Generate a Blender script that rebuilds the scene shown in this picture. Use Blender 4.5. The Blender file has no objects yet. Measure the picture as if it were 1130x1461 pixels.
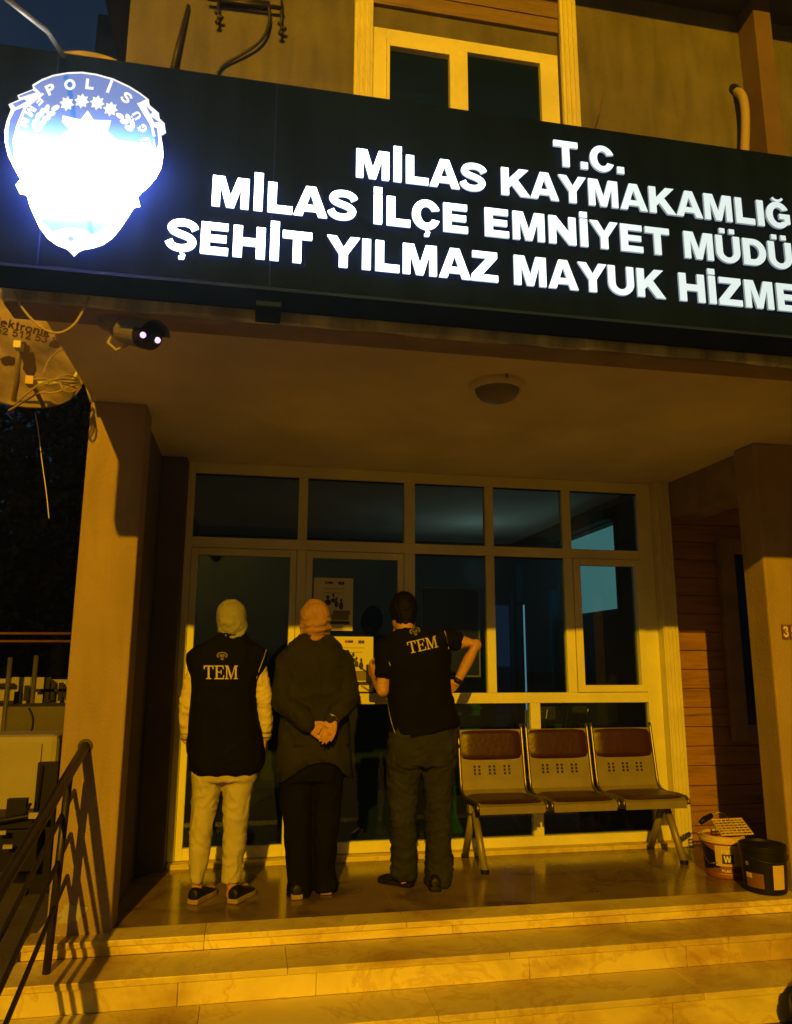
import bpy, bmesh, math, random
from mathutils import Vector, Matrix
from mathutils.bvhtree import BVHTree
random.seed(7)
SC = bpy.context.scene
COL = SC.collection
R = math.radians

# ------------------------------------------------------------------ camera
PW, PH = 1130.0, 1461.0
FPX, PITCH, YAW, ROLL, CZ = 1080.0, R(11.2), R(10.8), R(0.2), 1.3
FW = Vector((math.sin(YAW)*math.cos(PITCH), math.cos(YAW)*math.cos(PITCH), math.sin(PITCH)))
RT = Vector((math.cos(YAW), -math.sin(YAW), 0))
UP = RT.cross(FW)
cr, sr = math.cos(ROLL), math.sin(ROLL)
CX = RT*cr + UP*sr
CY = RT*(-sr) + UP*cr
cd = bpy.data.cameras.new('camera')
cam = bpy.data.objects.new('camera', cd); COL.objects.link(cam)
m = Matrix((CX, CY, -FW)).transposed().to_4x4(); m.translation = Vector((0, 0, CZ))
cam.matrix_world = m
cd.sensor_fit = 'VERTICAL'; cd.sensor_height = 24; cd.lens = FPX/PH*24
cd.clip_start = 0.05; cd.clip_end = 600
SC.camera = cam

def at(x, y, X=None, Y=None, Z=None):
    a, b = (x-PW/2)/FPX, -(y-PH/2)/FPX
    d = CX*a + CY*b + FW
    if X is not None: t = X/d.x
    elif Y is not None: t = Y/d.y
    else: t = (Z-CZ)/d.z
    return Vector((0, 0, CZ)) + d*t

# ------------------------------------------------------------------ world, light, exposure
w = bpy.data.worlds.new('World'); SC.world = w; w.use_nodes = True
nt = w.node_tree; bg = nt.nodes['Background']
sky = nt.nodes.new('ShaderNodeTexSky'); sky.sky_type = 'NISHITA'; sky.sun_disc = False
sky.sun_elevation = R(-6.0); sky.sun_rotation = R(200)
mixn = nt.nodes.new('ShaderNodeMix'); mixn.data_type = 'RGBA'
mixn.inputs[0].default_value = 0.55
nt.links.new(sky.outputs[0], mixn.inputs[6]); mixn.inputs[7].default_value = (0.11, 0.28, 0.62, 1)
nt.links.new(mixn.outputs[2], bg.inputs[0]); bg.inputs[1].default_value = 0.10

SODIUM = (1.0, 0.475, 0.0)
ld = bpy.data.lights.new('street_lamp_light', 'POINT')
ld.energy = 22000; ld.color = SODIUM; ld.shadow_soft_size = 0.12
lo = bpy.data.objects.new('street_lamp_light', ld); COL.objects.link(lo); lo.location = (-3.8, -16.5, 9.1)

SC.view_settings.view_transform = 'Standard'; SC.view_settings.look = 'None'
SC.view_settings.exposure = 0; SC.view_settings.gamma = 1

# ------------------------------------------------------------------ materials
def mat(name, col, rough=0.7, noise=0.0, scale=8.0, bump=0.0, bscale=None, metal=0.0, spec=None, emit=None, es=1.0, coord='Object', stretch=None, streak=0.0):
    mt = bpy.data.materials.new(name); mt.use_nodes = True
    n = mt.node_tree; b = n.nodes['Principled BSDF']
    b.inputs['Base Color'].default_value = (*col, 1); b.inputs['Roughness'].default_value = rough
    b.inputs['Metallic'].default_value = metal
    if spec is not None: b.inputs['Specular IOR Level'].default_value = spec
    if emit: b.inputs['Emission Color'].default_value = (*emit, 1); b.inputs['Emission Strength'].default_value = es
    if noise or bump:
        tc = n.nodes.new('ShaderNodeTexCoord'); src = tc.outputs[coord]
        if stretch:
            mp = n.nodes.new('ShaderNodeMapping'); mp.inputs['Scale'].default_value = stretch
            n.links.new(src, mp.inputs[0]); src = mp.outputs[0]
    if noise:
        t = n.nodes.new('ShaderNodeTexNoise'); t.inputs['Scale'].default_value = scale; t.inputs['Detail'].default_value = 6
        n.links.new(src, t.inputs[0])
        mr = n.nodes.new('ShaderNodeMapRange'); mr.inputs[1].default_value = 0.3; mr.inputs[2].default_value = 0.7
        mr.inputs[3].default_value = 1-noise; mr.inputs[4].default_value = 1+noise*0.5
        n.links.new(t.outputs[0], mr.inputs[0])
        mx = n.nodes.new('ShaderNodeVectorMath'); mx.operation = 'SCALE'; mx.inputs[0].default_value = col
        fac = mr.outputs[0]
        if streak:                      # dirt run-off: narrow vertical streaks and blotches
            m3 = n.nodes.new('ShaderNodeMapping'); m3.inputs['Scale'].default_value = (1, 1, .16); n.links.new(tc.outputs[coord], m3.inputs[0])
            t3 = n.nodes.new('ShaderNodeTexNoise'); t3.inputs['Scale'].default_value = 9; t3.inputs['Detail'].default_value = 7; t3.inputs['Distortion'].default_value = .5; n.links.new(m3.outputs[0], t3.inputs[0])
            q3 = n.nodes.new('ShaderNodeMapRange'); q3.inputs[1].default_value = .36; q3.inputs[2].default_value = .56; q3.inputs[3].default_value = 1-streak; q3.inputs[4].default_value = 1
            n.links.new(t3.outputs[0], q3.inputs[0]); mm = n.nodes.new('ShaderNodeMath'); mm.operation = 'MULTIPLY'
            n.links.new(fac, mm.inputs[0]); n.links.new(q3.outputs[0], mm.inputs[1]); fac = mm.outputs[0]
        n.links.new(fac, mx.inputs[3]); n.links.new(mx.outputs[0], b.inputs['Base Color'])
    if bump:
        t2 = n.nodes.new('ShaderNodeTexNoise'); t2.inputs['Scale'].default_value = bscale or scale; t2.inputs['Detail'].default_value = 5
        n.links.new(src, t2.inputs[0])
        bp = n.nodes.new('ShaderNodeBump'); bp.inputs['Strength'].default_value = bump; bp.inputs['Distance'].default_value = 0.02
        n.links.new(t2.outputs[0], bp.inputs['Height']); n.links.new(bp.outputs[0], b.inputs['Normal'])
    return mt

def ramp(n, src, stops):
    r = n.nodes.new('ShaderNodeValToRGB')
    e = r.color_ramp.elements
    e[0].position, e[0].color = stops[0][0], (*stops[0][1], 1)
    e[1].position, e[1].color = stops[-1][0], (*stops[-1][1], 1)
    for p, c in stops[1:-1]:
        k = e.new(p); k.color = (*c, 1)
    n.links.new(src, r.inputs[0]); return r.outputs[0]

def marble_mat():
    mt = bpy.data.materials.new('veined_marble'); mt.use_nodes = True
    n = mt.node_tree; b = n.nodes['Principled BSDF']
    tc = n.nodes.new('ShaderNodeTexCoord')
    a = n.nodes.new('ShaderNodeTexNoise'); a.inputs['Scale'].default_value = 2.2; a.inputs['Detail'].default_value = 10; a.inputs['Roughness'].default_value = .62; a.inputs['Distortion'].default_value = .7
    n.links.new(tc.outputs['Object'], a.inputs[0])
    c1 = ramp(n, a.outputs[0], [(0.30, (0.42, 0.36, 0.27)), (0.468, (0.60, 0.54, 0.43)), (0.5, (0.50, 0.41, 0.29)), (0.522, (0.61, 0.55, 0.44)), (0.75, (0.52, 0.46, 0.36))])
    s = n.nodes.new('ShaderNodeTexNoise'); s.inputs['Scale'].default_value = 1.7; s.inputs['Detail'].default_value = 7
    mp = n.nodes.new('ShaderNodeMapping'); mp.inputs['Scale'].default_value = (1, 1, 2.5); n.links.new(tc.outputs['Object'], mp.inputs[0]); n.links.new(mp.outputs[0], s.inputs[0])
    c2 = ramp(n, s.outputs[0], [(0.34, (0.62, 0.50, 0.36)), (0.5, (.95, .93, .9)), (0.62, (1, 1, 1)), (0.8, (1, 1, 1))])
    ri = n.nodes.new('ShaderNodeNewGeometry')
    c3 = ramp(n, ri.outputs['Random Per Island'], [(0, (1.12, 1.08, 0.5)), (1, (1.38, 1.36, .62))])
    def mul(x, y):
        q = n.nodes.new('ShaderNodeMix'); q.data_type = 'RGBA'; q.blend_type = 'MULTIPLY'; q.inputs[0].default_value = 1
        n.links.new(x, q.inputs[6]); n.links.new(y, q.inputs[7]); return q.outputs[2]
    n.links.new(mul(mul(c1, c2), c3), b.inputs['Base Color'])
    b.inputs['Roughness'].default_value = 0.45
    return mt

def tile_mat():
    mt = bpy.data.materials.new('polished_floor_tile'); mt.use_nodes = True
    n = mt.node_tree; b = n.nodes['Principled BSDF']
    tc = n.nodes.new('ShaderNodeTexCoord')
    mp = n.nodes.new('ShaderNodeMapping'); mp.inputs['Location'].default_value = (0.37, 0.13, 0); n.links.new(tc.outputs['Object'], mp.inputs[0])
    br = n.nodes.new('ShaderNodeTexBrick'); br.offset = 0.0; br.inputs['Scale'].default_value = 1.0
    br.inputs['Brick Width'].default_value = 0.6; br.inputs['Row Height'].default_value = 0.6; br.inputs['Mortar Size'].default_value = 0.002
    br.inputs['Color1'].default_value = (0.25, 0.185, 0.12, 1); br.inputs['Color2'].default_value = (0.225, 0.16, 0.105, 1); br.inputs['Mortar'].default_value = (0.31, 0.25, 0.17, 1)
    n.links.new(mp.outputs[0], br.inputs[0])
    a = n.nodes.new('ShaderNodeTexNoise'); a.inputs['Scale'].default_value = 3.2; a.inputs['Detail'].default_value = 8; a.inputs['Distortion'].default_value = .8
    n.links.new(tc.outputs['Object'], a.inputs[0])
    c2 = ramp(n, a.outputs[0], [(0.33, (0.45, 0.42, 0.38)), (0.5, (0.9, 0.9, 0.9)), (0.7, (1.1, 1.08, 1.0))])
    q = n.nodes.new('ShaderNodeMix'); q.data_type = 'RGBA'; q.blend_type = 'MULTIPLY'; q.inputs[0].default_value = 1
    n.links.new(br.outputs[0], q.inputs[6]); n.links.new(c2, q.inputs[7]); n.links.new(q.outputs[2], b.inputs['Base Color'])
    rr = n.nodes.new('ShaderNodeMapRange'); rr.inputs[3].default_value = 0.22; rr.inputs[4].default_value = 0.09; n.links.new(a.outputs[0], rr.inputs[0])
    n.links.new(rr.outputs[0], b.inputs['Roughness'])
    return mt

def wood_mat(name, stops, stretch, scale=2.2):
    mt = bpy.data.materials.new(name); mt.use_nodes = True
    n = mt.node_tree; b = n.nodes['Principled BSDF']
    tc = n.nodes.new('ShaderNodeTexCoord'); ge = n.nodes.new('ShaderNodeNewGeometry')
    ad = n.nodes.new('ShaderNodeVectorMath'); ad.operation = 'ADD'
    sc = n.nodes.new('ShaderNodeVectorMath'); sc.operation = 'SCALE'; sc.inputs[0].default_value = (13, 7, 3)
    n.links.new(ge.outputs['Random Per Island'], sc.inputs[3]); n.links.new(tc.outputs['Object'], ad.inputs[0]); n.links.new(sc.outputs[0], ad.inputs[1])
    mp = n.nodes.new('ShaderNodeMapping'); mp.inputs['Scale'].default_value = stretch; n.links.new(ad.outputs[0], mp.inputs[0])
    a = n.nodes.new('ShaderNodeTexNoise'); a.inputs['Scale'].default_value = scale; a.inputs['Detail'].default_value = 8; a.inputs['Distortion'].default_value = 1.2
    n.links.new(mp.outputs[0], a.inputs[0])
    c = ramp(n, a.outputs[0], stops)
    n.links.new(c, b.inputs['Base Color']); b.inputs['Roughness'].default_value = 0.55
    bp = n.nodes.new('ShaderNodeBump'); bp.inputs['Strength'].default_value = .4; bp.inputs['Distance'].default_value = .004
    n.links.new(a.outputs[0], bp.inputs['Height']); n.links.new(bp.outputs[0], b.inputs['Normal'])
    return mt

def glass_mat(name, tint, ior=1.5):
    mt = bpy.data.materials.new(name); mt.use_nodes = True
    n = mt.node_tree; n.nodes.clear()
    o = n.nodes.new('ShaderNodeOutputMaterial'); mx = n.nodes.new('ShaderNodeMixShader'); fr = n.nodes.new('ShaderNodeFresnel'); fr.inputs[0].default_value = ior
    t = n.nodes.new('ShaderNodeBsdfTransparent'); t.inputs[0].default_value = (*tint, 1)
    g = n.nodes.new('ShaderNodeBsdfGlossy'); g.inputs['Roughness'].default_value = 0.015; g.inputs[0].default_value = (.95, 1, .98, 1)
    n.links.new(fr.outputs[0], mx.inputs[0]); n.links.new(t.outputs[0], mx.inputs[1]); n.links.new(g.outputs[0], mx.inputs[2]); n.links.new(mx.outputs[0], o.inputs[0])
    return mt

def emis_mat(name, col, stops=None, axis=2, lo=0, hi=1, side=None):
    """lit plastic: colour times a strength that follows how near the LEDs inside sit"""
    mt = bpy.data.materials.new(name); mt.use_nodes = True
    n = mt.node_tree; b = n.nodes['Principled BSDF']
    b.inputs['Base Color'].default_value = (*[min(c, .03) for c in col], 1); b.inputs['Roughness'].default_value = .35
    b.inputs['Emission Color'].default_value = (*col, 1)
    if stops:
        tc = n.nodes.new('ShaderNodeTexCoord'); sp = n.nodes.new('ShaderNodeSeparateXYZ'); n.links.new(tc.outputs['Object'], sp.inputs[0])
        mr = n.nodes.new('ShaderNodeMapRange'); mr.inputs[1].default_value = lo; mr.inputs[2].default_value = hi
        n.links.new(sp.outputs[axis], mr.inputs[0])
        mxs = max(v for p, v in stops)
        r = ramp(n, mr.outputs[0], [(p, (v/mxs,)*3) for p, v in stops])
        mu = n.nodes.new('ShaderNodeMath'); mu.operation = 'MULTIPLY'; mu.inputs[1].default_value = mxs
        n.links.new(r, mu.inputs[0]); res = mu.outputs[0]
        if side is not None:        # the returns of a lit letter pass less light than its face
            ge = n.nodes.new('ShaderNodeNewGeometry'); s2 = n.nodes.new('ShaderNodeSeparateXYZ'); n.links.new(ge.outputs['True Normal'], s2.inputs[0])
            m2 = n.nodes.new('ShaderNodeMapRange'); m2.inputs[1].default_value = -1; m2.inputs[2].default_value = -.5; m2.inputs[3].default_value = 1; m2.inputs[4].default_value = side
            n.links.new(s2.outputs[1], m2.inputs[0]); m3 = n.nodes.new('ShaderNodeMath'); m3.operation = 'MULTIPLY'
            n.links.new(res, m3.inputs[0]); n.links.new(m2.outputs[0], m3.inputs[1]); res = m3.outputs[0]
        n.links.new(res, b.inputs['Emission Strength'])
    else: b.inputs['Emission Strength'].default_value = 1
    return mt

M = {}
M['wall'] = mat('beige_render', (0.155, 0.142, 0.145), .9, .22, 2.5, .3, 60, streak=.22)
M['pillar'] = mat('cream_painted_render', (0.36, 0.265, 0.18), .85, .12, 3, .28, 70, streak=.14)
M['soffit'] = mat('soffit_paint', (0.80, 0.74, 0.68), .9, .2, 1.6, .16, 40)
M['fascia'] = mat('weathered_fascia', (0.74, 0.76, 0.70), .9, .45, 7, .3, 30, stretch=(1, 1, .25), streak=.5)
M['shade_wall'] = mat('shade_darkened_wall', (0.13, 0.10, 0.08), .9, .2, 3, .3, 40)  # base colour darkened to deepen the shade behind the left pillar
M['beam'] = mat('flaking_beam', (0.30, 0.23, 0.19), .9, .25, 6, .4, 25)
M['pvc'] = mat('white_pvc', (0.80, 0.78, 0.66), .45, .14, 3)
M['trim'] = mat('white_trim', (0.74, 0.70, 0.6), .6, .1, 5)
M['dark'] = mat('dark_inside', (0.05, 0.05, 0.05), .8, .2, 3)
M['eave'] = mat('dark_eave', (0.10, 0.09, 0.08), .9, .3, 4)
M['post'] = mat('brown_post', (0.17, 0.11, 0.075), .8, .15, 5)
M['marble'] = marble_mat(); M['tile'] = tile_mat()
M['wood'] = wood_mat('brown_cladding', [(0.25, (0.13, 0.06, 0.016)), (0.45, (0.29, 0.15, 0.04)), (0.58, (0.36, 0.19, 0.056)), (0.72, (0.20, 0.095, 0.026))], (0.7, .7, 9))
M['siding'] = wood_mat('grey_brown_siding', [(0.28, (0.11, 0.075, 0.055)), (0.5, (0.24, 0.16, 0.115)), (0.68, (0.16, 0.11, 0.08))], (0.8, .8, 14))
M['glass'] = glass_mat('window_glass', (0.72, 0.8, 0.8))
M['night_glass'] = mat('dark_window_glass', (0.004, 0.012, 0.13), .06, spec=.5)
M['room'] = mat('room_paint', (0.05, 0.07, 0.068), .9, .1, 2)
M['ground'] = mat('asphalt_ground', (0.085, 0.073, 0.06), .9, .4, 1.4, .4, 25)
M['navy'] = mat('navy_sign_panel', (0.0045, 0.0115, 0.085), .75, .3, 2.2, 0, spec=.02, stretch=(1, 1, .4), streak=.35)
M['navy_edge'] = mat('navy_edge', (0.015, 0.03, 0.30), .75, .15, 3, spec=.02)
M['black'] = mat('black_plastic', (0.010, 0.009, 0.009), .45, spec=.22)
M['black_metal'] = mat('black_painted_metal', (0.022, 0.018, 0.015), .45, .25, 20)
M['chrome'] = mat('worn_chrome', (0.30, 0.27, 0.22), .42, .2, 20, metal=1.0)
M['steel'] = mat('grey_painted_steel', (0.27, 0.235, 0.17), .45, .12, 10, metal=.25)
M['maroon'] = mat('maroon_vinyl', (0.040, 0.009, 0.007), .42, .15, 9, .15, 30)
M['white_plastic'] = mat('white_plastic', (0.7, 0.68, 0.62), .5, .1, 6)
M['dish'] = mat('stained_dish', (0.40, 0.31, 0.2), .6, .75, 4.5, 0)
M['dirt'] = mat('dark_rust', (0.06, 0.035, 0.02), .8, .3, 9)
M['paper'] = mat('paper', (0.72, 0.70, 0.64), .7)
M['ink'] = mat('print_black', (0.03, 0.025, 0.025), .6)
M['red_ink'] = mat('print_red', (0.45, 0.05, 0.02), .6)
M['olive_ink'] = mat('print_olive', (0.20, 0.17, 0.08), .6)
M['grey_ink'] = mat('print_grey', (0.33, 0.30, 0.25), .6)
M['skin'] = mat('skin', (0.48, 0.26, 0.17), .55, .12, 30, .1, 120)
M['hair'] = mat('black_hair', (0.0035, 0.003, 0.003), .6, .3, 60, .5, 90, spec=.12, stretch=(1, 1, .25))
M['vest'] = mat('black_vest_cloth', (0.0045, 0.0045, 0.005), .85, .2, 12, .35, 14, spec=.08)
M['cream'] = mat('cream_knit', (0.62, 0.53, 0.37), .85, .1, 14, .3, 18)
M['trouser'] = mat('cream_trouser_cloth', (0.46, 0.42, 0.26), .85, .14, 8, .5, 11, stretch=(1, 1, .5))
M['scarf_cream'] = mat('pale_grey_scarf', (0.27, 0.265, 0.26), .85, .2, 12, .6, 16)
M['scarf_pink'] = mat('salmon_scarf', (0.36, 0.20, 0.135), .85, .25, 16, .6, 18)
M['coat'] = mat('olive_coat_cloth', (0.0235, 0.0235, 0.015), .9, .25, 7, .6, 9, spec=.1)
M['black_cloth'] = mat('black_trouser_cloth', (0.005, 0.005, 0.0045), .85, .2, 8, .5, 9, spec=.08)
M['denim'] = mat('dark_grey_denim', (0.025, 0.027, 0.032), .85, .35, 7, .8, 10, spec=.12)
M['shoe'] = mat('black_shoe', (0.007, 0.006, 0.006), .5, .2, 20, spec=.3)
M['sole'] = mat('pale_sole', (0.30, 0.22, 0.14), .7, .2, 20)
M['silver'] = mat('reflective_piping', (0.42, 0.40, 0.38), .5)
M['letter_thread'] = mat('embroidered_letter', (0.50, 0.44, 0.36), .7)
M['badge_thread'] = mat('embroidered_badge', (0.13, 0.125, 0.13), .7)
M['orange_tub'] = mat('orange_tub', (0.30, 0.10, 0.028), .4, .2, 6)
M['yellow_tub'] = mat('cream_rim', (0.66, 0.50, 0.26), .45, .15, 8)
M['rust_label'] = mat('brown_label', (0.20, 0.09, 0.045), .5, .2, 8)
M['olive_tank'] = mat('olive_grey_metal', (0.09, 0.08, 0.05), .6, .2, 4)
M['far_white'] = mat('far_white_panel', (0.40, 0.37, 0.31), .7, .12, 3)
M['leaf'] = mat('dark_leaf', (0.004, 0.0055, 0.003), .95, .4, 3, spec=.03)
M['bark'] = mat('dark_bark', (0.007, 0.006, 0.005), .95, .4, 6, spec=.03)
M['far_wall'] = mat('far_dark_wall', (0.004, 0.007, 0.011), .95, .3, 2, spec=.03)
M['brass'] = mat('yellow_plastic', (0.55, 0.38, 0.10), .5)
M['cable'] = mat('tan_cable', (0.42, 0.34, 0.24), .6)
M['lamp_glass'] = mat('frosted_lamp_glass', (0.22, 0.19, 0.15), .35, .1, 8)
M['ir'] = mat('infrared_led', (0.4, 0.2, 0.4), .3, emit=(1.0, 0.55, 1.0), es=1.5)
M['teal_light'] = emis_mat('lit_room_teal', (0.045, 0.125, 0.125), [(0, 0.55), (0.55, .62), (0.62, 1.5), (1, 1.6)], axis=1, lo=-.7, hi=.7)
M['door_light'] = emis_mat('lit_gap_blue', (0.13, 0.30, 0.40))
M['dim_teal'] = mat('pale_blue_panel', (0.015, 0.13, 0.24), .6, spec=.1)

# ------------------------------------------------------------------ mesh helpers
class MB:
    def __init__(s): s.v = []; s.f = []
    def add(s, vs, fs):
        o = len(s.v); s.v += [tuple(v) for v in vs]; s.f += [tuple(i+o for i in f) for f in fs]; return s
    def box(s, x0, x1, y0, y1, z0, z1):
        return s.add([(x, y, z) for x in (x0, x1) for y in (y0, y1) for z in (z0, z1)],
                     [(0, 1, 3, 2), (4, 6, 7, 5), (0, 4, 5, 1), (2, 3, 7, 6), (0, 2, 6, 4), (1, 5, 7, 3)])
    def tube(s, pts, rad, n=10, caps=True, squash=None):
        pts = [Vector(p) for p in pts]
        rads = rad if isinstance(rad, (list, tuple)) else [rad]*len(pts)
        vs = []; ref = None
        for i, p in enumerate(pts):
            d = (pts[min(i+1, len(pts)-1)]-pts[max(i-1, 0)]).normalized()
            if ref is None:
                ref = Vector((0, 0, 1)) if abs(d.z) < .9 else Vector((0, 1, 0))
            u = (ref - d*ref.dot(d)).normalized(); ref = u; q = d.cross(u)
            for k in range(n):
                a = 2*math.pi*k/n
                vs.append(p + (u*math.cos(a) + q*math.sin(a))*rads[i])
        fs = []
        for i in range(len(pts)-1):
            for k in range(n):
                k2 = (k+1) % n; fs.append((i*n+k, i*n+k2, (i+1)*n+k2, (i+1)*n+k))
        if caps: fs.append(tuple(range(n))[::-1]); fs.append(tuple((len(pts)-1)*n+k for k in range(n)))
        return s.add(vs, fs)
    def prism(s, poly, y0, y1):
        """polygon in x,z extruded along y"""
        n = len(poly)
        vs = [(x, y0, z) for x, z in poly] + [(x, y1, z) for x, z in poly]
        fs = [tuple(range(n)), tuple(range(2*n-1, n-1, -1))] + [(i, (i+1) % n + 0, n+(i+1) % n, n+i) for i in range(n)]
        return s.add(vs, fs)
    def lathe(s, prof, c, n=36, cap=False, axis=None):
        """profile (r, h) turned about the z axis through c"""
        vs = []
        for r, h in prof:
            for k in range(n):
                a = 2*math.pi*k/n; vs.append(Vector((r*math.cos(a), r*math.sin(a), h)))
        if axis is not None:
            q = Vector((0, 0, 1)).rotation_difference(Vector(axis).normalized()); vs = [q @ v for v in vs]
        vs = [v + Vector(c) for v in vs]
        fs = []
        for i in range(len(prof)-1):
            for k in range(n):
                k2 = (k+1) % n; fs.append((i*n+k, i*n+k2, (i+1)*n+k2, (i+1)*n+k))
        if cap: fs.append(tuple(range(n))[::-1]); fs.append(tuple((len(prof)-1)*n+k for k in range(n)))
        return s.add(vs, fs)
    def stack(s, rows, n=28, p=2.4, cap=True):
        """closed loft of super-ellipses: (z, xc, yc, rx, ry)"""
        vs = []
        for z, xc, yc, rx, ry in rows:
            for k in range(n):
                a = 2*math.pi*k/n; c, d = math.cos(a), math.sin(a)
                vs.append((xc+rx*math.copysign(abs(c)**(2/p), c), yc+ry*math.copysign(abs(d)**(2/p), d), z))
        fs = []
        for i in range(len(rows)-1):
            for k in range(n):
                k2 = (k+1) % n; fs.append((i*n+k, i*n+k2, (i+1)*n+k2, (i+1)*n+k))
        if cap: fs.append(tuple(range(n))[::-1]); fs.append(tuple((len(rows)-1)*n+k for k in range(n)))
        return s.add(vs, fs)
    def ball(s, c, r, n=16, m_=10, rot=None):
        r = (r, r, r) if not isinstance(r, (tuple, list)) else r
        vs = []; c = Vector(c)
        for i in range(m_+1):
            t = math.pi*i/m_
            for k in range(n):
                a = 2*math.pi*k/n
                v = Vector((r[0]*math.sin(t)*math.cos(a), r[1]*math.sin(t)*math.sin(a), r[2]*math.cos(t)))
                if rot is not None: v = rot @ v
                vs.append(c+v)
        fs = []
        for i in range(m_):
            for k in range(n):
                k2 = (k+1) % n; fs.append((i*n+k, (i+1)*n+k, (i+1)*n+k2, i*n+k2))
        return s.add(vs, fs)
    def limb(s, pts, rads, n=14):
        """a chain with rounded joints and ends, for use before a remesh"""
        s.tube(pts, rads, n)
        for p, r in zip(pts, rads if isinstance(rads, (list, tuple)) else [rads]*len(pts)): s.ball(p, r*0.995, n, 8)
        return s
    def build(s, name, m, parent=None, smooth=False, bevel=0, remesh=0, relax=0, subsurf=0, raw=None):
        me = bpy.data.meshes.new(name)
        off = wloc(parent) if parent else Vector((0, 0, 0))
        me.from_pydata([tuple(Vector(v)-off) for v in s.v], [], s.f); me.update()
        bm = bmesh.new(); bm.from_mesh(me)
        bmesh.ops.remove_doubles(bm, verts=bm.verts, dist=1e-6) if remesh else None
        bmesh.ops.recalc_face_normals(bm, faces=bm.faces); bm.to_mesh(me); bm.free()
        o = bpy.data.objects.new(name, me); COL.objects.link(o)
        if parent: o.parent = parent
        mods = False
        if remesh:
            r = o.modifiers.new('r', 'REMESH'); r.mode = 'VOXEL'; r.voxel_size = remesh; mods = True
            if relax:
                k = o.modifiers.new('s', 'SMOOTH'); k.factor = .5; k.iterations = relax
        if bevel:
            bv = o.modifiers.new('b', 'BEVEL'); bv.width = bevel; bv.segments = 2; bv.limit_method = 'ANGLE'; mods = True
        if subsurf:
            ss = o.modifiers.new('u', 'SUBSURF'); ss.levels = subsurf; ss.render_levels = subsurf; mods = True
        if mods:
            dg = bpy.context.evaluated_depsgraph_get()
            nm = bpy.data.meshes.new_from_object(o.evaluated_get(dg)); o.modifiers.clear(); o.data = nm; nm.name = name
            bpy.data.meshes.remove(me); me = nm
        if raw:                      # un-remeshed shells added to the same mesh
            bm = bmesh.new(); bm.from_mesh(me); b0 = len(bm.verts)
            vs = [bm.verts.new(Vector(v)-off) for v in raw.v]
            for f in raw.f: bm.faces.new([vs[i] for i in f])
            bm.to_mesh(me); bm.free()
        me.materials.clear(); me.materials.append(m)
        if smooth: me.polygons.foreach_set('use_smooth', [True]*len(me.polygons)); me.update()
        return o

WL = {}
def wloc(o):
    v = Vector((0, 0, 0))
    while o is not None: v = v + Vector(o.location); o = o.parent
    return v

def thing(name, label, cat, loc, group=None):
    o = bpy.data.objects.new(name, None); COL.objects.link(o); o.location = loc; o.empty_display_size = .1
    o['label'] = label; o['category'] = cat
    if group: o['group'] = group
    return o
def tag(o, label, cat, group=None):
    o['label'] = label; o['category'] = cat
    if group: o['group'] = group
    return o
def box(name, m, parent, *b, bevel=0): return MB().box(*b).build(name, m, parent, bevel=bevel)

# --------------------------------------------------------- heavy sans lettering drawn as outlines (cap height 1)
def arc(cx, cy, rx, ry, a0, a1, n=14):
    return [(cx+rx*math.cos(R(a0+(a1-a0)*i/n)), cy+ry*math.sin(R(a0+(a1-a0)*i/n))) for i in range(n+1)]
def rect(x0, y0, x1, y1): return [(x0, y0), (x1, y0), (x1, y1), (x0, y1)]
def stroke(pts, w0, w1=None):
    w1 = w1 or w0; L = []; Q = []
    for i, p in enumerate(pts):
        a = pts[max(i-1, 0)]; b = pts[min(i+1, len(pts)-1)]
        dx, dy = b[0]-a[0], b[1]-a[1]; l = math.hypot(dx, dy) or 1
        t = abs(dx)/l; w_ = w0*(1-t)+w1*t
        L.append((p[0]-dy/l*w_/2, p[1]+dx/l*w_/2)); Q.append((p[0]+dy/l*w_/2, p[1]-dx/l*w_/2))
    return L + Q[::-1]
S_, B_ = .27, .215          # stem and bar weights
def g_C(c):
    o = arc(.51, .5, .49, .52, 22, 338, 26); i = arc(.52, .5, .215, .30, 330, 30, 20)
    return [o+[(.98, .33)][:0]+i]
def sline():
    return [(.90, .71), (.83, .83), (.66, .905), (.47, .91), (.28, .87), (.185, .76), (.20, .645), (.33, .57), (.52, .52), (.70, .46), (.815, .37), (.82, .24), (.71, .13), (.52, .09), (.33, .10), (.18, .175), (.11, .30)]
def smooth_line(p, k=2):
    for _ in range(k):
        q = [p[0]]
        for a, b in zip(p, p[1:]): q += [(a[0]*.75+b[0]*.25, a[1]*.75+b[1]*.25), (a[0]*.25+b[0]*.75, a[1]*.25+b[1]*.75)]
        p = q+[p[-1]]
    return p
CED = stroke([(.52, -.02), (.52, -.09), (.60, -.13), (.58, -.21), (.44, -.21)], .085)
def U_(d=0):
    o = [(.04, 1), (.04, .40)] + arc(.525, .40, .485, .42, 180, 360, 22) + [(1.01, 1), (.74, 1), (.74, .40)] + arc(.525, .40, .215, .215, 360, 180, 16) + [(.31, 1)]
    return [o]
DOTS = [rect(.22, 1.09, .44, 1.27), rect(.61, 1.09, .83, 1.27)]
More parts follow.
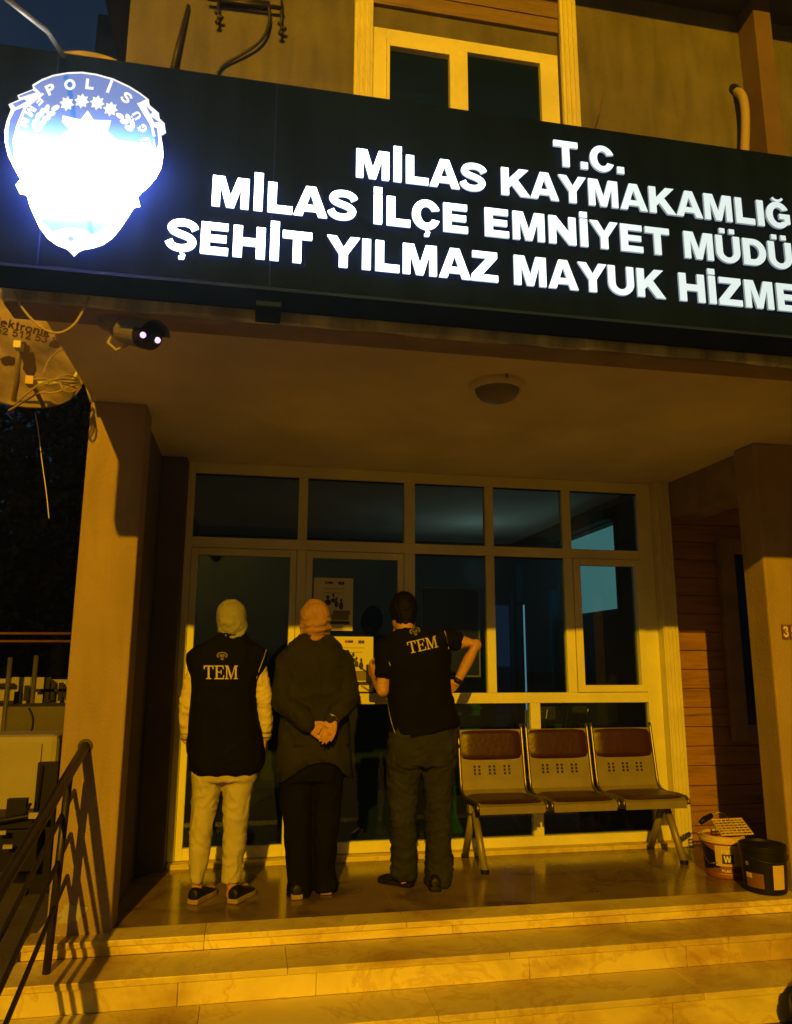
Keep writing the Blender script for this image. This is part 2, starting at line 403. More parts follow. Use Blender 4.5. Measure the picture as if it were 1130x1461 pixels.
G = {
 'T': (1.0, [[(.365, 0), (.635, 0), (.635, .77), (.97, .77), (.97, 1), (.03, 1), (.03, .77), (.365, .77)]]),
 'I': (.44, [rect(.08, 0, .36, 1)]), 'İ': (.44, [rect(.08, 0, .36, 1), rect(.08, 1.05, .36, 1.26)]),
 'M': (1.31, [[(.08, 0), (.33, 0), (.33, .68), (.535, 0), (.775, 0), (.98, .68), (.98, 0), (1.23, 0), (1.23, 1), (.86, 1), (.655, .37), (.45, 1), (.08, 1)]]),
 'L': (.92, [[(.08, 0), (.88, 0), (.88, .235), (.36, .235), (.36, 1), (.08, 1)]]),
 'A': (1.09, [[(0, 0), (.285, 0), (.345, .17), (.735, .17), (.80, 0), (1.09, 0), (.705, 1), (.385, 1)], [(.41, .37), (.675, .37), (.545, .75)]]),
 'S': (1.0, [stroke(smooth_line(sline()), .27, .20)]), 'Ş': (1.0, [stroke(smooth_line(sline()), .27, .20), CED]),
 'K': (1.16, [[(.08, 0), (.36, 0), (.36, .27), (.48, .395), (.80, 0), (1.16, 0), (.69, .595), (1.11, 1), (.75, 1), (.36, .60), (.36, 1), (.08, 1)]]),
 'Y': (1.08, [[(.40, 0), (.68, 0), (.68, .42), (1.08, 1), (.77, 1), (.54, .63), (.31, 1), (0, 1), (.40, .42)]]),
 'E': (1.0, [[(.08, 0), (.93, 0), (.93, .22), (.36, .22), (.36, .40), (.87, .40), (.87, .61), (.36, .61), (.36, .785), (.91, .785), (.91, 1), (.08, 1)]]),
 'N': (1.16, [[(.08, 0), (.345, 0), (.345, .56), (.815, 0), (1.08, 0), (1.08, 1), (.815, 1), (.815, .45), (.35, 1), (.08, 1)]]),
 'H': (1.16, [[(.08, 0), (.36, 0), (.36, .385), (.80, .385), (.80, 0), (1.08, 0), (1.08, 1), (.80, 1), (.80, .62), (.36, .62), (.36, 1), (.08, 1)]]),
 'Z': (1.0, [[(.03, 0), (.96, 0), (.96, .22), (.42, .22), (.94, .80), (.94, 1), (.07, 1), (.07, .79), (.57, .79), (.03, .195)]]),
 'U': (1.05, U_()), 'Ü': (1.05, U_()+DOTS),
 'C': (1.02, g_C('C')), 'Ç': (1.02, g_C('C')+[CED]),
 'D': (1.08, [[(.08, 0), (.5, 0)] + arc(.5, .5, .52, .5, -90, 90, 22) + [(.08, 1)], [(.36, .225), (.48, .225)] + arc(.48, .5, .255, .275, -90, 90, 16) + [(.36, .775)]]),
 'G': (1.12, [arc(.53, .5, .51, .52, 28, 318, 26) + [(1.04, .18), (1.04, .56), (.58, .56), (.58, .36), (.79, .36), (.79, .25)] + arc(.54, .5, .235, .30, 305, 38, 20)]),
 'O': (1.12, [arc(.56, .5, .54, .52, 0, 360, 36)[:-1], arc(.56, .5, .265, .30, 0, 360, 28)[:-1]]),
 'P': (1.0, [[(.08, 0), (.36, 0), (.36, .36), (.58, .36)] + arc(.58, .68, .37, .32, -90, 90, 18) + [(.08, 1)], [(.36, .57), (.53, .57)] + arc(.53, .68, .13, .11, -90, 90, 10) + [(.36, .79)]]),
 '.': (.42, [rect(.07, 0, .35, .27)]), ' ': (.46, []),
 '3': (.9, [stroke(smooth_line([(.10, .74), (.2, .87), (.42, .91), (.66, .86), (.72, .73), (.6, .58), (.40, .53), (.62, .49), (.76, .36), (.74, .2), (.56, .095), (.36, .09), (.17, .15), (.07, .29)]), .2)]),
 '5': (.9, [stroke([(.80, .90), (.25, .90), (.185, .50), (.30, .56), (.46, .60), (.64, .55), (.75, .43), (.75, .27), (.65, .14), (.45, .09), (.25, .12), (.11, .26)], .19)]),
 '2': (.9, [stroke(smooth_line([(.14, .66), (.2, .83), (.42, .91), (.65, .84), (.70, .66), (.55, .46), (.26, .20)]), .19), rect(.09, 0, .82, .19)]),
 '1': (.9, [[(.40, 0), (.62, 0), (.62, 1), (.46, 1), (.14, .74), (.14, .56), (.40, .72)]]),
 '8': (.9, [arc(.45, .26, .37, .27, 0, 360, 24)[:-1], arc(.45, .26, .17, .11, 0, 360, 16)[:-1], arc(.45, .775, .33, .235, 0, 360, 24)[:-1], arc(.45, .775, .14, .09, 0, 360, 16)[:-1]]),
 '6': (.9, [arc(.45, .31, .38, .32, 0, 360, 24)[:-1], arc(.45, .31, .17, .13, 0, 360, 16)[:-1], stroke([(.16, .40), (.17, .62), (.27, .82), (.45, .92), (.70, .88)], .17)]),
 'W': (1.5, [[(.28, 0), (.58, 0), (.75, .62), (.92, 0), (1.22, 0), (1.5, 1), (1.21, 1), (1.05, .38), (.88, 1), (.62, 1), (.45, .38), (.29, 1), (0, 1)]]),
 'F': (.95, [[(.08, 0), (.36, 0), (.36, .39), (.82, .39), (.82, .60), (.36, .60), (.36, .785), (.90, .785), (.90, 1), (.08, 1)]]),
 'e': (.9, [arc(.44, .35, .40, .38, 0, 320, 24) + arc(.44, .35, .22, .2, 310, 180, 10) + [(.24, .30), (.84, .30)]]),
 'r': (.62, [[(.08, 0), (.28, 0), (.28, .42), (.38, .54), (.56, .54), (.56, .73), (.40, .73), (.28, .64), (.28, .71), (.08, .71)]]),
 'o': (.9, [arc(.45, .35, .41, .37, 0, 360, 24)[:-1], arc(.45, .35, .21, .19, 0, 360, 18)[:-1]]),
 'n': (.88, [[(.08, 0), (.29, 0), (.29, .42), (.38, .53), (.5, .53), (.58, .44), (.58, 0), (.79, 0), (.79, .48), (.7, .66), (.53, .73), (.38, .70), (.29, .62), (.29, .71), (.08, .71)]]),
 'i': (.38, [rect(.08, 0, .29, .71), rect(.08, .80, .29, 1)]), 'l': (.38, [rect(.08, 0, .29, 1)]),
 't': (.55, [[(.15, 0), (.5, 0), (.5, .17), (.36, .17), (.36, .55), (.5, .55), (.5, .71), (.36, .71), (.36, .95), (.15, .90), (.15, .71), (.03, .71), (.03, .55), (.15, .55)]]),
 'k': (.85, [[(.08, 0), (.29, 0), (.29, .2), (.37, .28), (.56, 0), (.82, 0), (.52, .42), (.80, .71), (.55, .71), (.29, .46), (.29, 1), (.08, 1)]]),
}
BREVE = stroke(arc(.56, 1.22, .22, .15, 195, 345, 10), .095)
G['Ğ'] = (1.12, G['G'][1]+[BREVE])
# slab serif letters for the backs of the vests
t_ = .15
G['sT'] = (.98, [[(.25, 0), (.73, 0), (.73, .07), (.58, .09), (.58, .92), (.80, .92), (.86, .72), (.94, .72), (.94, 1), (.04, 1), (.04, .72), (.12, .72), (.18, .92), (.40, .92), (.40, .09), (.25, .07)]])
G['sE'] = (.96, [[(.04, 0), (.90, 0), (.94, .30), (.86, .30), (.80, .085), (.34, .085), (.34, .48), (.60, .48), (.63, .36), (.70, .36), (.70, .68), (.63, .68), (.60, .56), (.34, .56), (.34, .92), (.76, .92), (.82, .72), (.90, .72), (.87, 1), (.04, 1), (.04, .93), (.16, .91), (.16, .09), (.04, .07)]])
G['sM'] = (1.26, [[(.03, 0), (.38, 0), (.38, .07), (.26, .09), (.26, .80), (.56, 0), (.64, 0), (.95, .80), (.95, .09), (.83, .07), (.83, 0), (1.23, 0), (1.23, .07), (1.12, .09), (1.12, .91), (1.23, .93), (1.23, 1), (.93, 1), (.64, .25), (.35, 1), (.03, 1), (.03, .93), (.15, .91), (.15, .09), (.03, .07)]])

def fill2d(loops, y0, thick):
    """loops in x,z -> triangulated solid, front at y0, going back by thick; returns (verts, faces)"""
    cu = bpy.data.curves.new('tmp', 'CURVE'); cu.dimensions = '2D'; cu.fill_mode = 'BOTH'; cu.extrude = thick/2
    for lp in loops:
        sp = cu.splines.new('POLY'); sp.points.add(len(lp)-1); sp.use_cyclic_u = True
        for p, c in zip(sp.points, lp): p.co = (c[0], c[1], 0, 1)
    o = bpy.data.objects.new('tmp', cu); COL.objects.link(o)
    dg = bpy.context.evaluated_depsgraph_get(); me = bpy.data.meshes.new_from_object(o.evaluated_get(dg))
    vs = [(v.co.x, y0+thick/2-v.co.z, v.co.y) for v in me.vertices]; fs = [tuple(p.vertices) for p in me.polygons]
    bpy.data.objects.remove(o); bpy.data.curves.remove(cu); bpy.data.meshes.remove(me)
    return vs, fs
def text_loops(keys, fn, track=0.0):
    """list of glyph loops, each point passed through fn(u, v)"""
    out = []; u = 0
    for k in keys:
        adv, loops = G[k]
        for lp in loops: out.append([(u+a, b) for a, b in lp])
        u += adv+track
    return [[fn(a, b) for a, b in lp] for lp in out], u
def add_flat(mb, loops, y0, thick): mb.add(*fill2d(loops, y0, thick)); return mb
def plain_text(mb, s, x, z, h, y0, thick=.002, wx=1.0, track=.0):
    lp, u = text_loops(list(s), lambda a, b: (x+a*h*wx, z+b*h), track); return add_flat(mb, lp, y0, thick)

# ------------------------------------------------------------------ setting: ground, steps, porch floor
GZ = -0.36
g = MB(); N = 1
g.add([(-200, -120, GZ), (200, -120, GZ), (200, 300, GZ), (-200, 300, GZ)], [(0, 1, 2, 3)])
o = g.build('ground', M['ground']); o['kind'] = 'structure'
st = MB()
random.seed(3)
def slabs(x0, x1, y0, y1, z0, z1, wmin, wmax):
    x = x0
    while x < x1:
        e = min(x1, x+random.uniform(wmin, wmax)); e = x1 if x1-e < .3 else e
        st.box(x, e-.0014, y0, y1, z0, z1); x = e
slabs(-.985, 7, 4.095, 4.27, -.028, 0, .7, 1.25)
slabs(-.985, 7, 4.112, 4.14, -.073, -.028, .7, 1.25)
slabs(-1.0, 7, 3.818, 4.112, -.103, -.073, .8, 1.3)
slabs(-1.0, 7, 3.834, 3.86, -.204, -.103, .6, 1.1)
slabs(-1.35, 7, 3.540, 3.834, -.234, -.204, .8, 1.3)
slabs(-1.35, 7, 3.556, 3.58, GZ-.05, -.234, .6, 1.1)
st.box(-.98, 7, 4.142, 5.3, GZ-.05, -.03); st.box(-.98, 7, 3.862, 4.14, GZ-.05, -.105); st.box(-1.34, 7, 3.582, 3.86, GZ-.05, -.236)
st.box(-.46, 3.085, 5.33, 5.5, -.02, .028)
o = st.build('steps', M['marble'], bevel=.004); o['kind'] = 'structure'
o = MB().box(-.64, 7, 4.272, 5.6, -.029, -.001).build('porch_floor', M['tile']); o['kind'] = 'structure'

# ------------------------------------------------------------------ the police station building
PS = thing('police_station', 'cream two storey police station with a canopied porch, glazed front and wood clad wall', 'building', (1.2, 4.3, 0))
uw = MB()
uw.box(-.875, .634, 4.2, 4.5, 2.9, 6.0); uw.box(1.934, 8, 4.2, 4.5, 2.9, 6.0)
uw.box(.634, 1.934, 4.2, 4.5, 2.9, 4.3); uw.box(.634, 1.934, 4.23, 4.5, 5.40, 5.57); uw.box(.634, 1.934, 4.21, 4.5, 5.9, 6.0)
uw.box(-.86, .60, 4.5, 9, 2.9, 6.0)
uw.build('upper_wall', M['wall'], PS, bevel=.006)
wd = MB()
for i in range(3): wd.box(.636, 1.932, 4.205-.004*(i % 2), 4.5, 5.572+.115*i, 5.572+.115*(i+1)-.006)
wd.build('window_siding', M['siding'], PS)
for x0, x1 in ((.512, .634), (1.934, 2.052)):
    tr = MB()
    tr.box(x0, x1, 4.165, 4.199, 3.4, 5.98)
    for k in range(3):
        xx = x0+(x1-x0)*(.22+.28*k); tr.box(xx-.009, xx+.009, 4.152, 4.165, 3.4, 5.98)
    tr.build('window_trim', M['trim'], PS, bevel=.004)
W1 = MB(); F0, F1 = 4.215, 4.285
W1.box(.640, .730, F0, F1, 4.3, 5.399); W1.box(1.796, 1.925, F0, F1, 4.3, 5.399); W1.box(.730, 1.796, F0, F1, 5.315, 5.399); W1.box(1.212, 1.282, F0, F1, 4.3, 5.315)
win = W1.build('window', M['pvc'], PS, bevel=.004)
sa = MB(); sa.box(.731, .752, F0-.012, F1-.01, 4.3, 5.314); sa.box(1.155, 1.2115, F0-.012, F1-.01, 4.3, 5.314); sa.box(.752, 1.155, F0-.012, F1-.01, 5.262, 5.314)
sa.build('sash', M['pvc'], win, bevel=.003)
box('pane', M['night_glass'], win, .752, 1.155, 4.25, 4.256, 4.3, 5.262)
box('pane', M['night_glass'], win, 1.282, 1.796, 4.25, 4.256, 4.3, 5.315)
MB().box(-1.2, 9, 3.3, 9, 5.96, 6.12).build('eave', M['eave'], PS)
MB().box(3.335, 3.47, 4.02, 4.199, 2.9, 5.958).build('upper_post', M['post'], PS, bevel=.006)
# canopy
MB().box(-.89, 8, 2.788, 5.62, 2.70, 2.9).build('canopy_slab', M['soffit'], PS)
fb = MB(); fb.box(-.89, 8, 2.66, 2.787, 2.52, 2.95); MBf = fb.build('downstand_beam', M['beam'], PS, bevel=.008)
fa = MB(); random.seed(5)
n = 60; vs = []
for i in range(n+1):
    x = -.892+(8.89)*i/n; vs += [(x, 2.644, 2.95), (x, 2.644, 2.523+random.uniform(0, .016)), (x, 2.6595, 2.95), (x, 2.6595, 2.523+random.uniform(0, .01))]
fs = []
for i in range(n):
    a, b = 4*i, 4*i+4; fs += [(a, a+1, b+1, b), (a+1, a+3, b+3, b+1), (a+2, b+2, b+3, a+3)]
fs += [(0, 2, 3, 1), (4*n, 4*n+1, 4*n+3, 4*n+2)]
fa.add(vs, fs).build('fascia_render', M['fascia'], MBf)
# pillars and side walls
MB().box(-.905, -.607, 4.2, 4.42, GZ-.05, 2.699).build('pillar', M['pillar'], PS, bevel=.012)
MB().box(3.15, 3.95, 4.2, 4.41, GZ, 2.699).build('pillar', M['pillar'], PS, bevel=.012)
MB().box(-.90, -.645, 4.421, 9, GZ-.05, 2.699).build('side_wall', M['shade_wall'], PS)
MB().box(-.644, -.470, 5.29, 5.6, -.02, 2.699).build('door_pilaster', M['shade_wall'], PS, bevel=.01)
pl = MB(); pl.box(3.086, 3.21, 5.325, 5.6, -.02, 2.699)
for k in range(4): pl.box(3.093+.030*k, 3.115+.030*k, 5.316, 5.325, -.02, 2.698)
pl.build('door_pilaster', M['trim'], PS, bevel=.003)
MB().box(3.215, 3.45, 4.411, 5.45, 2.41, 2.699).build('side_beam', M['beam'], PS)
ck = MB(); z = -.02
while z < 2.40:
    for x0, x1 in ((3.211, 4.35), (4.355, 5.5), (5.505, 7)): ck.box(x0, x1, 5.40+random.uniform(0, .006), 5.43, z, z+.137)
    z += .1415
ck.build('wood_cladding', M['wood'], PS, bevel=.003)
MB().box(3.211, 7, 5.431, 5.6, -.02, 2.699).build('cladding_wall', M['beam'], PS)
cw = MB(); cw.box(3.63, 3.75, 5.34, 5.40, .72, 2.27); cw.box(4.55, 4.67, 5.34, 5.40, .72, 2.27); cw.box(3.75, 4.55, 5.34, 5.40, 2.15, 2.27); cw.box(3.75, 4.55, 5.34, 5.40, .72, .84)
c_ = cw.build('side_window', M['beam'], PS, bevel=.006)  # pale frame takes the dark beam colour to stand in for shade
box('pane', M['night_glass'], c_, 3.75, 4.55, 5.37, 5.376, .84, 2.15)
# bare patch low on the left pillar, a thin lip of lime left where paint has come off
random.seed(11)
poly = []
for k in range(26):
    a = 2*math.pi*k/26; r_ = random.uniform(.55, 1.0); poly.append((-.79+.085*r_*math.cos(a), .10+.055*r_*math.sin(a)))
MB().prism(poly, 4.195, 4.203).build('bare_lime_patch', M['far_white'], PS)

# glazed front
Y0, Y1 = 5.40, 5.46
GF = MB()
GF.box(-.469, -.42, Y0, Y1, .0285, 2.698); GF.box(2.972, 3.085, Y0, Y1, .0285, 2.698)
GF.box(-.42, 2.972, Y0, Y1, 2.616, 2.698); GF.box(-.42, 2.972, Y0, Y1, 2.083, 2.157)
for a, b in ((.313, .379), (1.093, 1.174), (1.716, 1.782), (2.336, 2.405)): GF.box(a, b, Y0-.001, Y1, 2.157, 2.616)
for a, b in ((1.716, 1.782), (2.336, 2.405)): GF.box(a, b, Y0-.001, Y1, 1.082, 2.083)
for a, b in ((.313, .379), (1.093, 1.174)): GF.box(a, b, Y0-.001, Y1, .0285, 2.083)
GF.box(1.174, 2.972, Y0, Y1, 1.008, 1.082); GF.box(2.033, 2.109, Y0-.001, Y1, .095, 1.008); GF.box(1.174, 2.972, Y0, Y1, .0285, .095)
gf = GF.build('glazed_front', M['pvc'], PS, bevel=.004)
def pane(a, b, c, d, par, y=5.43): return box('pane', M['glass'], par, a, b, y, y+.006, c, d)
for a, b in ((-.42, .313), (.379, 1.093), (1.174, 1.716), (1.782, 2.336), (2.405, 2.972)): pane(a, b, 2.157, 2.616, gf)
pane(1.174, 1.716, 1.082, 2.083, gf); pane(1.782, 2.336, 1.082, 2.083, gf)
pane(1.174, 2.033, .095, 1.008, gf); pane(2.109, 2.972, .095, 1.008, gf)
# dark rubber seal along the pane heads
for a, b, zt in ((-.42, .313, 2.616), (.379, 1.093, 2.616), (1.174, 1.716, 2.616), (1.782, 2.336, 2.616), (2.405, 2.972, 2.616), (1.174, 1.716, 2.083), (1.782, 2.336, 2.083)):
    box('seal', M['black'], gf, a, b, 5.418, 5.429, zt-.012, zt-.001)
for a, b in ((-.418, .311), (.381, 1.091)):
    d = MB(); w_ = .045
    d.box(a, a+w_, Y0+.006, Y1-.006, .032, 2.080); d.box(b-w_, b, Y0+.006, Y1-.006, .032, 2.080)
    d.box(a+w_, b-w_, Y0+.006, Y1-.006, 2.030, 2.080); d.box(a+w_, b-w_, Y0+.006, Y1-.006, 1.008, 1.082); d.box(a+w_, b-w_, Y0+.006, Y1-.006, .032, .105)
    dr = d.build('glass_door', M['pvc'], PS, bevel=.004)
    pane(a+w_, b-w_, 1.082, 2.030, dr); pane(a+w_, b-w_, .105, 1.008, dr)
    hx = b-w_/2 if a < 0 else a+w_/2
    MB().tube([(hx, 5.40, 1.13), (hx, 5.37, 1.13), (hx, 5.37, 1.26), (hx, 5.40, 1.26)], .008, 8).build('handle', M['chrome'], dr, smooth=True)
ow = MB(); ow.box(2.408, 2.464, Y0-.014, Y1, 1.085, 2.080); ow.box(2.920, 2.969, Y0-.014, Y1, 1.085, 2.080); ow.box(2.464, 2.920, Y0-.014, Y1, 2.034, 2.080); ow.box(2.464, 2.920, Y0-.014, Y1, 1.085, 1.135)
ob = ow.build('opening_window', M['pvc'], PS, bevel=.004); pane(2.464, 2.920, 1.135, 2.034, ob)

# room behind the glass
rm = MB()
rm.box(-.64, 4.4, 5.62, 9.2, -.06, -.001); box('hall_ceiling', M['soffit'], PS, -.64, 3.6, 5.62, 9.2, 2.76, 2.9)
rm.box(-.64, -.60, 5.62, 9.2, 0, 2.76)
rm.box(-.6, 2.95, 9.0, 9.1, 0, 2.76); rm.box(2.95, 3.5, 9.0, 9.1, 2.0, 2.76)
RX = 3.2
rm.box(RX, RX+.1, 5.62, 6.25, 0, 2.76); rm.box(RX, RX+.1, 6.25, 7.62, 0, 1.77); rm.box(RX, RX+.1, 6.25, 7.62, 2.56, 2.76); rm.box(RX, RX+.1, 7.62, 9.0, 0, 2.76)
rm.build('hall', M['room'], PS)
MB().box(RX+.102, RX+.12, 6.2, 7.7, 1.7, 2.6).build('lit_inner_window', M['teal_light'], PS)
iw = MB(); iw.box(RX-.012, RX-.001, 6.20, 6.25, 1.72, 2.6); iw.box(RX-.012, RX-.001, 6.25, 7.62, 1.70, 1.77); iw.box(RX-.10, RX-.001, 6.25, 7.64, 2.57, 2.66)
iw.build('inner_window_frame', M['room'], PS, bevel=.004)
idr = MB(); idr.box(2.60, 2.66, 8.93, 8.99, 0, 2.1); idr.box(3.14, 3.19, 8.93, 8.99, 0, 2.1); idr.box(2.60, 3.19, 8.93, 8.99, 2.1, 2.16)
idr.build('inner_door_frame', M['dark'], PS)
jm = MB(); a = at(788, 900, Y=7.6); b = at(796, 900, Y=7.6); jm.box(a.x, b.x, 7.6, 7.66, 0, 2.05); jm.build('inner_door_jamb', M['dim_teal'], PS)
a = at(738, 858, Y=8.58); b = at(756, 806, Y=8.58); box('over_door_panel', M['dim_teal'], PS, a.x, b.x, 8.60, 8.63, a.z, b.z)
a = at(726, 900, Y=8.58); b = at(730, 900, Y=8.58); box('inner_door_edge', M['dim_teal'], PS, a.x, b.x, 8.5, 8.52, 0, 2.1)
p0 = at(747, 868, Y=8.6); p1 = at(757, 868, Y=8.6); q0 = at(736, 868, Y=8.6); q1 = at(742, 868, Y=8.6)
dl = box('lit_door_gap', M['door_light'], PS, p0.x, p1.x, 8.6, 8.62, 0, 1.97)
box('dim_door_edge', M['dim_teal'], PS, q0.x, q1.x, 8.58, 8.62, 0, 1.97)
MB().tube([(p1.x-.01, 8.57, 1.05), (p1.x+.05, 8.55, 1.05)], .012, 8).build('inner_door_handle', M['chrome'], PS)
a = at(652, 1004, Y=6.0); b = at(686, 1045, Y=6.0)
cab = MB(); cab.box(a.x-.25, b.x, 6.0, 6.4, 0, 1.0); cab.box(a.x-.27, b.x+.02, 5.98, 6.42, .93, .95)
tag(cab.build('reception_cabinet', M['dim_teal'], bevel=.01), 'pale blue reception cabinet standing inside behind the glass, beside the man in jeans', 'cabinet')
hl_ = bpy.data.lights.new('side_room_spill_light', 'POINT'); hl_.energy = 1.9; hl_.color = (.62, 1, .95); hl_.shadow_soft_size = .15  # added point light standing in for spill from the lit side room
ho_ = bpy.data.objects.new('side_room_spill_light', hl_); COL.objects.link(ho_); ho_.location = (2.3, 7.6, 2.2)
ch = MB(); cx0 = 2.35
for i in range(3):
    ch.tube([(cx0+.18*i, 6.1, .42), (cx0+.18*i+.10, 6.12, .92)], .016, 8)
ch.box(cx0-.05, cx0+.5, 5.95, 6.4, .40, .44); ch.tube([(cx0-.02, 6.0, 0), (cx0, 6.0, .4)], .016, 8); ch.tube([(cx0+.46, 6.0, 0), (cx0+.45, 6.0, .4)], .016, 8)
ch.tube([(cx0-.02, 6.36, 0), (cx0, 6.36, .9)], .016, 8); ch.tube([(cx0+.46, 6.36, 0), (cx0+.45, 6.36, .9)], .016, 8); ch.box(cx0, cx0+.46, 6.13, 6.16, .80, .94)
tag(ch.build('indoor_chair', M['chrome'], bevel=.003), 'metal chair standing in the dark hall behind the lower right pane', 'chair')

# ------------------------------------------------------------------ sign
SY = 2.452
SG = thing('sign_board', 'long navy sign board fixed along the canopy front above the porch', 'sign board', (1.5, SY, 2.97))
MB().box(-.97, 4.6, SY, 2.640, 2.567, 3.377).build('sign_panel', M['navy'], SG, bevel=.004)
for x in (-.73, .02): box('panel_seam', M['navy_edge'], SG, x-.002, x+.002, SY-.0015, SY+.001, 2.57, 3.375)
MB().box(-.01, .05, 2.56, 2.61, 3.378, 3.41).build('bracket', M['navy_edge'], SG, bevel=.004); MB().box(-.025, .065, 2.50, 2.64, 2.52, 2.555).build('bracket', M['navy_edge'], SG, bevel=.004)
MB().box(-.97, 4.6, SY-.003, 2.60, 2.555, 2.5665).build('bottom_edge', M['navy_edge'], SG)
LY = SY-.0155
letmat = emis_mat('lit_white_letter', (.86, 1.0, .96), [(0, 7.0), (.3, 4.5), (.5, 1.9), (.68, .95), (1, .82)], axis=0, lo=-1.9, hi=.8, side=.30)
def sign_row(name, s, base, top, aL, aR, name_label):
    """aL / aR: (char index, fraction of its advance, world x)"""
    def upos(i, fr):
        u = 0
        for k in s[:i]: u += G[k][0]
        return u + fr
    u0, u1 = upos(*aL[:2]), upos(*aR[:2]); k = (aR[2]-aL[2])/(u1-u0); x0 = aL[2]-u0*k
    h = top-base
    u = 0
    for ch in s:
        adv, loops = G[ch]
        if loops:
            mb = MB(); add_flat(mb, [[(x0+(u+a)*k, base+b*h) for a, b in lp] for lp in loops], LY, .009)
            mb.build(name, letmat, SG)
        u += adv
W_ = lambda x, y: at(x, y, Y=LY)
sign_row('letter', 'T.C.', W_(806, 237).z, W_(789.5, 199).z, (0, .03, W_(789.5, 199).x), (3, .35, W_(891, 247).x), '')
sign_row('letter', 'MİLAS KAYMAKAMLIĞ', W_(508, 251).z, W_(509.2, 211.3).z, (0, .08, W_(508.5, 230).x), (16, .03, W_(1094, 310).x), '')
sign_row('letter', 'MİLAS İLÇE EMNİYET MÜDÜ', W_(301.5, 292).z, W_(304, 249.5).z, (0, .08, W_(303, 270).x), (19, .08, W_(976, 345).x), '')
sign_row('letter', 'ŞEHİT YILMAZ MAYUK HİZME', W_(285, 360).z, W_(288.5, 315.5).z, (1, .08, W_(286.5, 338).x), (19, .08, W_(969, 405).x), '')

# emblem: every layer is a flat plate of the lit box, drawn from its outline
EY = 2.385
ex = lambda u, v: (lambda p: (p.x, p.z))(at(u/4.346, 80+v/4.346, Y=EY))
E0 = at(118, 215, Y=EY)
EM = thing('police_emblem', 'shield shaped lit police emblem glowing blue and white at the left end of the sign', 'emblem', (E0.x, EY, E0.z))
OUT = [(200,178),(260,142),(330,116),(420,100),(510,97),(600,110),(700,138),(800,184),(870,228),(922,268),(905,284),(985,352),(966,366),(1020,416),(1000,430),(985,432),(1000,500),(1003,560),(988,640),(955,700),(910,755),(862,795),(840,822),(838,850),(856,880),(836,882),(815,890),(780,945),(730,1020),(680,1080),(620,1122),(560,1142),(500,1152),(468,1166),(438,1196),(412,1166),(392,1148),(330,1124),(270,1080),(220,1010),(185,930),(165,860),(148,810),(128,803),(97,798),(126,765),(130,735),(90,690),(52,620),(32,540),(28,470),(42,400),(66,335),(74,316),(52,299),(122,268),(107,243),(205,205)]
def inset(poly, d):
    n = len(poly); a = sum(poly[i][0]*poly[(i+1) % n][1]-poly[(i+1) % n][0]*poly[i][1] for i in range(n)); s = 1 if a > 0 else -1; out = []
    for i in range(n):
        p, q, r_ = poly[i-1], poly[i], poly[(i+1) % n]
        nx, ny = -(r_[1]-p[1]), (r_[0]-p[0]); l = math.hypot(nx, ny); out.append((q[0]+s*nx/l*d, q[1]+s*ny/l*d))
    return out
zt, zb = at(118, 103, Y=EY).z-E0.z, at(100, 354, Y=EY).z-E0.z
vert = [(0.0, 1.6), (.055, 2.2), (.12, 4.0), (.2, 10), (.55, 12), (.60, 9), (.655, 3.2), (.73, 1.25), (.80, .85), (1, .72)]
eblue = emis_mat('lit_emblem_blue', (.085, .28, .82), vert, 2, zb, zt)
eblue2 = emis_mat('lit_emblem_ribbon', (.07, .23, .80), [(0, 2), (.3, 6), (.55, 3.0), (.66, 1.3), (.8, .85), (1, .72)], 2, zb, zt)
ewhite = emis_mat('lit_emblem_white', (1, 1, 1), [(0, 1.3), (.15, 8), (.4, 17), (.55, 12), (.66, 2), (.75, 1.1), (1, .98)], 2, zb, zt)
P_ = lambda loops: [[ex(*p) for p in lp] for lp in loops]
add_flat(MB(), P_([OUT]), EY, .05).build('white_border', ewhite, EM)
add_flat(MB(), P_([[(255,232),(212,190),(260,158),(330,130),(420,114),(510,111),(600,124),(700,152),(795,196),(865,238),(905,268),(850,296),(925,420),(958,500),(950,600),(905,690),(820,790),(800,860),(690,1030),(610,1095),(500,1120),(330,1095),(260,1030),(190,880),(160,780),(110,640),(100,540),(112,450),(150,340)]]), EY-.002, .002).build('blue_field', eblue, EM)
add_flat(MB(), P_([[(92,340),(150,318),(108,420),(80,520),(88,620),(120,700),(70,620),(48,540),(50,470),(62,400)]]), EY-.002, .002).build('ribbon_fold', eblue2, EM)
for fold_ in ([(905,308),(945,350),(930,362)], [(940,378),(985,408),(955,412)], [(952,440),(975,450),(985,540),(965,600)], [(118,250),(205,214),(222,226),(128,256)], [(80,298),(150,270),(165,280),(95,318)]):
    add_flat(MB(), P_([fold_]), EY-.002, .002).build('ribbon_fold', eblue2, EM)
def arc_text(s, cx, cy, rad, a0, a1, h, inward=False):
    """glyphs set along a circle in emblem pixels; a in degrees from the x axis, y down"""
    n = len(s); out = []
    for i, k in enumerate(s):
        a = R(a0+(a1-a0)*(i/(n-1) if n > 1 else 0)); adv = G[k][0]
        c, s_ = math.cos(a), math.sin(a); rr = rad if not isinstance(rad, (list, tuple)) else rad[i]
        px, py = cx+rr*c, cy+rr*s_
        ux, uy = (-s_, c) if not inward else (s_, -c)       # reading direction
        vx, vy = (c, s_) if not inward else (-c, -s_)       # up direction
        for lp in G[k][1]:
            out.append([(px+(u-adv/2)*h*ux+(v-.5)*h*vx, py+(u-adv/2)*h*uy+(v-.5)*h*vy) for u, v in lp])
    return out
